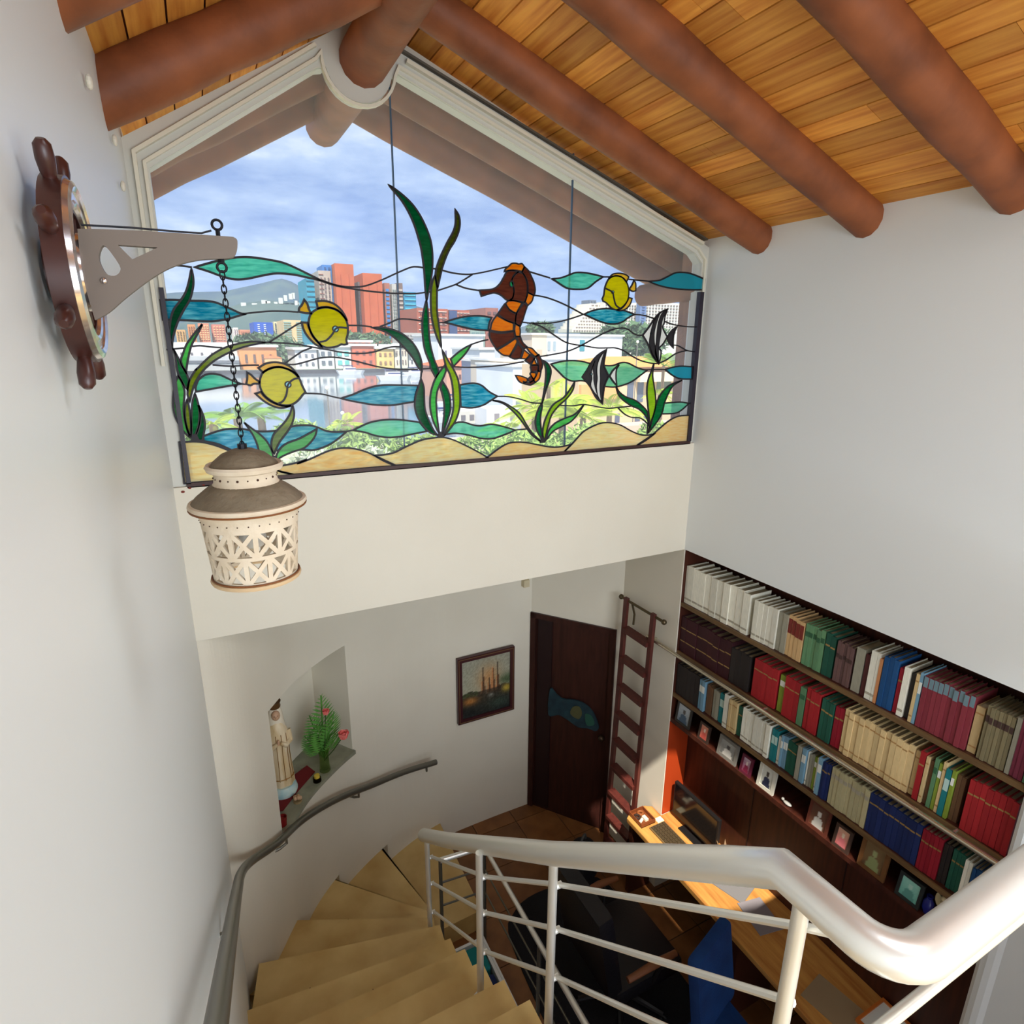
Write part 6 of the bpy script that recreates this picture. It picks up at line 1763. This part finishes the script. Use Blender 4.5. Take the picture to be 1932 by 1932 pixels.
facade('tower_blue_strip', 725, 740, 534, 650, TY, 26, (176, 110, 92), 'brick strip with blue windows right of the terracotta slabs', win=(1, 12, 0.7, 0.6, (60, 132, 196)), parent=tower)
facade('tower_white_strip', 739, 752, 536, 650, TY + 2, 26, (200, 198, 190), 'pale strip of windows on the tower', win=(2, 14, 0.6, 0.6, (120, 130, 124)), parent=tower)
facade('tower_brown_strip', 750, 764, 534, 650, TY + 1, 26, (130, 108, 100), 'brown balcony strip of the tower', win=(1, 12, 0.9, 0.45, (196, 180, 164)), parent=tower)
facade('tower_glass_wing', 762, 787, 551, 622, TY, 26, (30, 138, 176), 'turquoise glazed right wing of the terracotta tower', win=(1, 8, 0.9, 0.3, (84, 186, 206), (0, 0, 0.02, 0.02)), parent=tower)
# brick blocks
facade('brick_block', 786, 846, 582, 640, 300, 30, (178, 96, 76), 'red brick block with white balcony bands behind the seaweed', win=[(5, 5, 0.55, 0.5, (120, 70, 62)), (1, 5, 0.9, 0.12, (228, 214, 200), (0, 0, 0, 0))])
facade('brick_block', 847, 886, 585, 640, 300, 30, (176, 94, 76), 'red brick block with a dark blue core left of the seahorse', win=[(1, 1, 1.0, 1.0, (56, 76, 120), (0.0, 0.62, 0, 0.02)), (3, 5, 0.5, 0.5, (128, 76, 68), (0.42, 0.05, 0.05, 0.05)), (1, 5, 1.0, 0.12, (228, 214, 200), (0.4, 0, 0, 0))])
facade('brick_block', 916, 940, 581, 640, 320, 30, (168, 104, 92), 'narrow brick block just left of the seahorse', win=(2, 5, 0.6, 0.5, (110, 80, 80)))
facade('glass_office', 887, 915, 596, 640, 320, 30, (150, 172, 164), 'low greenish office roof between the brick blocks', win=(3, 3, 0.8, 0.5, (110, 140, 140)))
# stepped white apartment tower on the right
stepped = thing('stepped_apartment_tower', (atY(1110, 620, 400).x, 400, ZW + 1), 'stepped white apartment tower with terraces above the blue glass wave', 'building')
for k in range(9):
    yt = 573 + k * 6
    xl = 1114 - k * 4.3
    facade('floor_storey', xl, 1137 - k * 0.2, yt, yt + 6, 410 - k * 2, 20, (236, 230, 214), '%s floor from the top of the stepped white apartment tower' % ORD[k], win=(max(3, 3 + k), 1, 0.62, 0.5, (140, 128, 120), (0.03, 0.03, 0.1, 0.15)), base=atY(1100, yt + 6.2, 410 - k * 2).z, parent=stepped)
facade('lift_house', 1113, 1125, 566, 574, 412, 12, (112, 124, 142), 'grey lift house on the stepped white tower', win=(2, 1, 0.5, 0.4, DK), parent=stepped)
facade('white_tower_block', 1140, 1208, 571, 632, 404, 26, (238, 232, 218), 'white apartment tower with many small windows behind the yellow fish', win=(14, 10, 0.5, 0.45, (132, 120, 116), (0.02, 0.02, 0.02, 0.04)))
facade('blue_stair_shaft', 1208.5, 1216.5, 572, 632, 397, 5, (118, 142, 184), 'blue stair shaft between the white tower blocks', win=(1, 10, 0.5, 0.3, (90, 112, 160)))
facade('white_tower_block', 1217, 1282, 571, 632, 404, 26, (238, 232, 220), 'white apartment tower block at the right beside the pier', win=(12, 10, 0.5, 0.45, (132, 120, 116), (0.02, 0.02, 0.02, 0.04)))
# far bank houses
FB = 180
facade('boathouse', 300, 455, 646, 672, FB + 8, 14, (240, 238, 230), 'long white waterside building with a grey roof band at left', win=(7, 1, 0.22, 0.3, (110, 106, 112)), base=ZW + 0.9)
facade('quay_shed', 296, 452, 672, 688, FB - 3, 8, (196, 198, 196), 'low grey quay shed under the white waterside building', win=(1, 1, 1.0, 0.34, (110, 114, 118), (0, 0, 0.45, 0.1)), base=ZW + 0.2)
facade('orange_house', 450, 523, 655, 678, FB, 16, (232, 156, 92), 'orange flat-roofed house by the canal', win=(4, 1, 0.3, 0.45, (110, 84, 74)), roof='flat', base=ZW + 0.9)
facade('orange_annex', 500, 533, 676, 690, FB - 4, 3, (236, 190, 132), 'low cream annex in front of the orange house', win=(2, 1, 0.4, 0.4, DK), roof=(206, 110, 60), base=ZW + 0.9)
facade('white_house', 556, 600, 660, 700, FB - 1, 16, (244, 242, 236), 'white waterside house under the upper yellow fish', win=(3, 2, 0.4, 0.4, (120, 122, 130)), roof='flat', base=ZW + 0.9)
facade('white_house', 600, 632, 655, 700, FB, 16, (238, 238, 232), 'white waterside house with a shaded balcony', win=(2, 2, 0.55, 0.45, (104, 112, 120)), roof='flat', base=ZW + 0.9)
facade('teal_window_house', 631, 664, 655, 700, FB + 1, 16, (236, 238, 232), 'white house with turquoise windows beside the red house', win=(2, 2, 0.62, 0.5, (110, 196, 190)), roof='flat', base=ZW + 0.9)
red_h = facade('red_house', 664, 709, 653, 700, FB, 16, (220, 112, 76), 'terracotta red house on the far bank', win=(3, 2, 0.4, 0.4, (120, 70, 64)), roof='flat', base=ZW + 0.9)
facade('roof_storey', 671, 700, 646, 656, FB + 4, 10, (214, 106, 70), 'small roof storey on the terracotta house', win=(2, 1, 0.4, 0.5, (110, 84, 80)), roof='flat', base=ZW + 8, parent=red_h)
facade('yellow_house', 710, 744, 658, 700, FB - 1, 16, (236, 202, 124), 'yellow house with a balcony right of the terracotta house', win=(3, 2, 0.45, 0.4, (150, 112, 84)), roof='flat', base=ZW + 0.9)
facade('cream_house', 744, 770, 654, 700, FB, 16, (238, 226, 204), 'cream house with narrow windows behind the dark leaf', win=(4, 2, 0.4, 0.5, (130, 116, 110)), roof='flat', base=ZW + 0.9)
facade('white_house', 770, 800, 652, 700, FB + 2, 16, (244, 242, 238), 'white house beside the long green seaweed stem', win=(3, 2, 0.4, 0.4, (120, 122, 130)), roof='flat', base=ZW + 0.9)
facade('concrete_block', 762, 800, 628, 655, 230, 16, (196, 190, 182), 'pale concrete terraces below the tower', win=(4, 4, 0.7, 0.4, (140, 134, 134)))
# right bank
facade('white_villa', 826, 912, 634, 690, 150, 20, (244, 243, 238), 'long white flat-roofed villa left of the seahorse', win=(4, 1, 0.18, 0.28, (120, 108, 130), (0.05, 0.05, 0.35, 0.2)), roof='flat', base=ZW)
facade('white_villa_wing', 905, 1000, 660, 700, 120, 16, (240, 238, 232), 'low white villa wing behind the seahorse', win=(4, 1, 0.25, 0.4, (130, 128, 130)), roof='flat', base=ZW)
facade('white_block_house', 1028, 1170, 634, 720, 92, 20, (246, 245, 240), 'large white cube house with a teal window', win=[(1, 1, 0.9, 0.9, (60, 140, 150), (0.43, 0.50, 0.72, 0.06)), (2, 1, 0.5, 0.8, (160, 176, 182), (0.02, 0.85, 0.72, 0.08))], roof='flat', base=ZW)
facade('stone_tower', 1004, 1030, 632, 720, 90, 12, (222, 204, 176), 'beige stone stair tower of the white cube house', win=(1, 2, 0.4, 0.2, (186, 166, 140)), roof='flat', base=ZW)
facade('long_white_terrace', 985, 1210, 678, 740, 84, 6, (244, 243, 238), 'long white terrace wall below the cube house', win=(5, 1, 0.06, 0.1, (170, 176, 176)), roof='flat', base=ZW)
facade('salmon_house', 842, 930, 692, 752, 84, 12, (224, 168, 142), 'salmon house with a red tiled hip roof beside the seaweed', win=(6, 2, 0.32, 0.3, (120, 84, 84)), roof=(226, 110, 70), base=ZW)
facade('grey_house', 926, 952, 684, 765, 72, 10, (150, 158, 176), 'blue-grey narrow house with tall windows', win=(2, 3, 0.5, 0.6, (84, 96, 120)), roof='flat', base=ZW)
facade('beige_house', 950, 990, 682, 768, 66, 10, (226, 208, 184), 'beige waterside house under the seahorse tail', win=(2, 2, 0.28, 0.32, (104, 84, 84)), roof='flat', base=ZW)
facade('glass_villa', 968, 1046, 692, 774, 60, 10, (238, 240, 240), 'white modern villa with blue glazing behind the seahorse tail', win=[(2, 1, 0.85, 0.9, (60, 170, 206), (0.3, 0.02, 0.45, 0.06)), (5, 1, 0.7, 0.8, (130, 142, 140), (0.04, 0.02, 0.02, 0.62))], roof='flat', base=ZW)
facade('dock_wall', 860, 950, 775, 812, 58, 4, (214, 208, 196), 'white boat dock wall below the salmon house', win=(5, 1, 0.5, 0.5, (110, 104, 108)), base=ZW)
facade('dock_hut', 918, 985, 770, 800, 55, 3, (232, 230, 226), 'small white hut on the boat dock', win=(2, 1, 0.3, 0.5, (150, 140, 140)), base=ZW)
# near tan house at right
th = facade('tan_house', 1092, 1290, 692, 850, 34, 8, (226, 196, 160), 'tan neighbouring house with tall windows at right', base=-7.4,
            win=[(1, 1, 0.9, 0.9, (96, 104, 124), (0.415, 0.525, 0.60, 0.14)), (1, 1, 0.9, 0.9, (96, 104, 124), (0.505, 0.435, 0.58, 0.12)), (1, 1, 0.9, 0.9, (88, 92, 116), (0.32, 0.635, 0.30, 0.52)), (1, 1, 0.9, 0.9, (88, 92, 116), (0.50, 0.45, 0.22, 0.52)), (1, 1, 0.9, 0.9, (96, 104, 124), (0.58, 0.365, 0.20, 0.54)), (1, 1, 0.95, 0.9, (112, 120, 96), (0.68, 0.18, 0.72, 0.16))])
a0, a1 = atY(1150, 690, 33.6), atY(1292, 686, 33.6)
rz = a0.z
MB().add([(a0.x - 0.6, 33.2, rz - 0.1), (a1.x + 1, 33.2, rz - 0.1), (a1.x + 1, 41, rz - 0.1), (a0.x - 0.6, 41, rz - 0.1), (a0.x + 1.2, 36, rz + 0.55), (a1.x - 1.5, 36, rz + 0.55)], [(0, 1, 5, 4), (1, 2, 5), (2, 3, 4, 5), (3, 0, 4)]).build('roof', mat('orange_tile_roof', (236, 158, 84), 0.85, bump=(6, 0.4)), th)
p0, p1 = atY(1094, 726, 33.9), atY(1165, 752, 33.9)
MB().box((p0.x, 33.7, p1.z), (p1.x, 34.05, p0.z)).build('balcony', mat('ochre_balcony', (232, 172, 108), 0.9), th)
p0, p1 = atY(1200, 702, 33.9), atY(1290, 718, 33.9)
MB().box((p0.x, 33.4, p1.z), (p1.x, 34.05, p0.z)).build('cornice', mat('cream_cornice', (240, 224, 190), 0.9), th)
# pink wall garden
facade('garden_wall', 1180, 1300, 800, 850, 20, 1.0, (226, 190, 166), 'pinkish garden wall below the tan house', base=-7.4, win=(3, 1, 0.1, 0.1, (200, 166, 142)))

# boats
def boat(px, py, Y, L, label, mast=0.0):
    p_ = atY(px, py, Y)
    z = ZW
    e = thing('motor_boat', (p_.x, Y, z), label, 'boat', group='boats moored on the canal')
    out = [(-0.5, -0.14), (0.1, -0.16), (0.38, -0.1), (0.5, 0.0), (0.38, 0.1), (0.1, 0.16), (-0.5, 0.14)]
    m = MB()
    n = len(out)
    vs = [(p_.x + q[0] * L * 0.86, Y + q[1] * L * 0.7, z) for q in out] + [(p_.x + q[0] * L, Y + q[1] * L, z + 0.14 * L) for q in out]
    m.add(vs, [(i, (i + 1) % n, n + (i + 1) % n, n + i) for i in range(n)] + [tuple(range(n - 1, -1, -1)), tuple(range(n, 2 * n))])
    m.build('hull', mat('white_hull', (238, 238, 236), 0.4), e)
    MB().obox((p_.x - 0.05 * L, Y, z + 0.19 * L), (0.2 * L, 0, 0), (0, 0.1 * L, 0), (0, 0, 0.055 * L)).build('cabin', mat('white_hull', (238, 238, 236), 0.4), e)
    MB().obox((p_.x - 0.03 * L, Y, z + 0.20 * L), (0.185 * L, 0, 0), (0, 0.103 * L, 0), (0, 0, 0.022 * L)).build('windscreen', mat('boat_glass', (84, 90, 130), 0.2), e)
    MB().obox((p_.x - 0.1 * L, Y, z + 0.30 * L), (0.18 * L, 0, 0), (0, 0.1 * L, 0), (0, 0, 0.012 * L)).build('canopy', mat('navy_canopy', (56, 60, 110), 0.7), e)
    for s in (-0.26, 0.06): MB().tube([(p_.x + s * L, Y, z + 0.15 * L), (p_.x + s * L, Y, z + 0.3 * L)], 0.012 * L, 6).build('canopy_post', mat('steel_post', (190, 190, 190), 0.4), e)
    if mast: MB().tube([(p_.x, Y, z + 0.2 * L), (p_.x, Y, z + mast)], 0.03, 6).build('mast', mat('steel_post', (190, 190, 190), 0.4), e)


boat(662, 698, 166, 7.5, 'white motor boat with navy canopy moored before the red house')
boat(786, 704, 150, 7.5, 'white motor boat on the canal beside the seaweed stem')
boat(745, 716, 135, 8.0, 'white motor boat moored above the blue glass wave')
boat(858, 752, 74, 5.5, 'white boat moored by the salmon house')
boat(850, 790, 60, 5.0, 'white boat moored low between the seaweed leaves')
boat(538, 792, 52, 3.6, 'white sail boat with a mast near the garden palms', mast=4.2)
for k, (px, py) in enumerate(((646, 779), (617, 732), (1203, 645))):
    p_ = atY(px, py, 24 if k < 2 else 30)
    l = thing('globe_lamp_post', (p_.x, p_.y, -7.4), ('white globe lamp post before the tower reflection', 'smaller white globe lamp post left of the blue wave', 'white globe lamp post beside the white villa')[k], 'lamp post')
    MB().tube([(p_.x, p_.y, -7.4), (p_.x, p_.y, p_.z - 0.1)], 0.03, 8).build('post', mat('lamp_post_grey', (120, 116, 110), 0.6), l)
    MB().ball(p_, 0.075 if k < 2 else 0.09).build('globe', mat('white_globe', (238, 238, 232), 0.3), l, smooth=True)

# ------------------------------------------------------------------ palms, shrubs, trees
M_PALM = mat('palm_green', (116, 156, 56), 0.6, var=0.2, spec=0.3)
M_PALM2 = mat('palm_yellow_green', (168, 188, 52), 0.6, var=0.2, spec=0.3)
M_TRUNK = mat('palm_trunk', (130, 108, 84), 0.9)
rpv = random.Random(21)


def palm(px, py, Y, size, nf, label, m_=M_PALM):
    c = atY(px, py, Y)
    g0 = -7.4
    e = thing('palm_tree', (c.x, Y, g0), label, 'palm', group='palms in the garden')
    MB().tube([(c.x, Y, g0), (c.x + 0.05, Y, (c.z + g0) / 2), (c.x, Y, c.z)], [0.13, 0.1, 0.08], 8).build('trunk', M_TRUNK, e, smooth=True)
    for k in range(nf):
        a = 2 * math.pi * k / nf + rpv.uniform(-0.2, 0.2)
        el = rpv.uniform(0.1, 0.95)
        L = size * rpv.uniform(0.8, 1.1)
        d = Vector((math.cos(a) * math.cos(el), math.sin(a) * math.cos(el), math.sin(el)))
        m = MB()
        frond_mesh(m, c, c + d * L, L * 0.24, 38, (0.02, 0.01, 1.0) if el < 1.2 else (1, 0, 0), L * rpv.uniform(0.35, 0.6), 0.05)
        m.build('frond', m_, e)


palm(402, 800, 13, 0.62, 11, 'low fan palm at the left foot of the window view', M_PALM2)
palm(448, 790, 13.5, 0.95, 12, 'feathery palm left of the lantern chain')
palm(492, 786, 14, 0.9, 12, 'feathery palm behind the lantern chain')
palm(650, 800, 16, 0.7, 10, 'small palm below the tower reflection', M_PALM2)
palm(1008, 770, 15, 1.3, 13, 'bright palm below the seahorse tail', M_PALM2)
palm(1060, 775, 14, 1.5, 14, 'large yellow-green palm right of the middle plant', M_PALM2)
palm(1100, 790, 13, 1.3, 13, 'bushy palm below the lower angelfish', M_PALM2)
palm(1150, 772, 15, 1.2, 12, 'palm in front of the tan house', M_PALM2)
palm(1035, 730, 20, 1.1, 11, 'taller palm behind the dark green leaf', M_PALM2)
palm(1252, 690, 26, 1.9, 12, 'green palm beside the brown pier')
palm(960, 812, 12, 0.9, 11, 'low palm right of the pale wave', M_PALM2)
palm(1245, 745, 17, 0.8, 10, 'small palm before the tan house windows', M_PALM2)


def shrub(px, py, Y, rx, rz, nl, label, m_, base=-7.4, name='shrub', leaf=0.09, group='shrubs under the window'):
    c = atY(px, py, Y)
    e = thing(name, (c.x, Y, base), label, name.replace('_', ' '), group=group)
    m = MB()
    for k in range(nl):
        u, v, w_ = rpv.gauss(0, 1), rpv.gauss(0, 1), rpv.gauss(0, 1)
        n_ = math.sqrt(u * u + v * v + w_ * w_) + 1e-6
        rr = rpv.uniform(0.55, 1.0)
        p_ = c + Vector((u / n_ * rx * rr, v / n_ * rx * rr * 0.7, w_ / n_ * rz * rr))
        d = Vector((rpv.uniform(-1, 1), rpv.uniform(-1, 1), rpv.uniform(-0.3, 1))).normalized() * leaf
        t = Vector((rpv.uniform(-1, 1), rpv.uniform(-1, 1), rpv.uniform(-1, 1))).normalized() * leaf * 0.35
        m.add([p_ - d, p_ + t, p_ + d, p_ - t], [(0, 1, 2, 3)])
    m.build('foliage', m_, e)
    MB().tube([(c.x, Y, base), (c.x, Y, c.z)], [0.06, 0.03], 6).build('stem', M_TRUNK, e)


M_SH1 = mat('shrub_green', (150, 178, 88), 0.7, var=0.15)
M_SH2 = mat('grey_green_leaf', (196, 204, 170), 0.7, var=0.15)
for k, (px, py, Y, rx, rz, nl, lb, mm) in enumerate((
        (640, 845, 11, 0.75, 0.42, 900, 'leafy shrub above the second sand dune', M_SH1), (720, 845, 11, 0.75, 0.4, 900, 'leafy green shrub left of the centre seaweed', M_SH1),
        (600, 880, 9.5, 0.6, 0.3, 700, 'grey-green shrub right of the lantern', M_SH2), (790, 850, 11, 0.6, 0.32, 700, 'shrub just left of the centre seaweed knot', M_SH1),
        (900, 855, 10.5, 0.7, 0.36, 800, 'green shrub right of the centre seaweed knot', M_SH1), (980, 845, 10, 0.7, 0.35, 800, 'green shrub under the pale wave', M_SH1),
        (1060, 850, 10, 0.6, 0.4, 800, 'green shrub left of the right dune', M_SH1), (1110, 830, 11, 0.7, 0.4, 800, 'light green shrub under the palms at right', M_SH1),
        (350, 830, 10, 0.3, 0.2, 400, 'green shrub behind the left seaweed', M_SH1), (1235, 815, 12, 0.5, 0.3, 500, 'green shrub right of the right plant', M_SH1),
        (690, 880, 9.5, 0.6, 0.3, 700, 'grey-green shrub behind the second sand dune', M_SH2), (560, 815, 13, 0.5, 0.25, 500, 'green shrub above the low blue wave', M_SH1))):
    shrub(px, py, Y, rx, rz, nl, lb, mm)
M_TR = mat('far_tree_green', (92, 122, 84), 0.85, var=0.1)
for (px, py, Y, rx, rz, lb) in ((545, 668, 200, 6.5, 4.5, 'round tree left of the white waterside houses'), (532, 660, 230, 6, 5, 'tree behind the orange house'), (664, 645, 260, 7, 4, 'tree at the foot of the left terracotta slab'), (708, 646, 260, 7, 4, 'tree at the foot of the right terracotta slab'),
                                (490, 645, 420, 16, 5, 'dark tree line under the blue building'), (1190, 640, 150, 8, 5, 'tree left of the upper angelfish'), (1160, 642, 140, 6, 5, 'tree beside the white cube house'), (1225, 640, 160, 8, 4.5, 'tree behind the upper angelfish'), (1020, 620, 330, 10, 4, 'tree right of the seahorse')):
    shrub(px, py, Y, rx, rz, 500, lb, M_TR, base=ZW, name='tree', leaf=rx * 0.22, group='trees in the city')
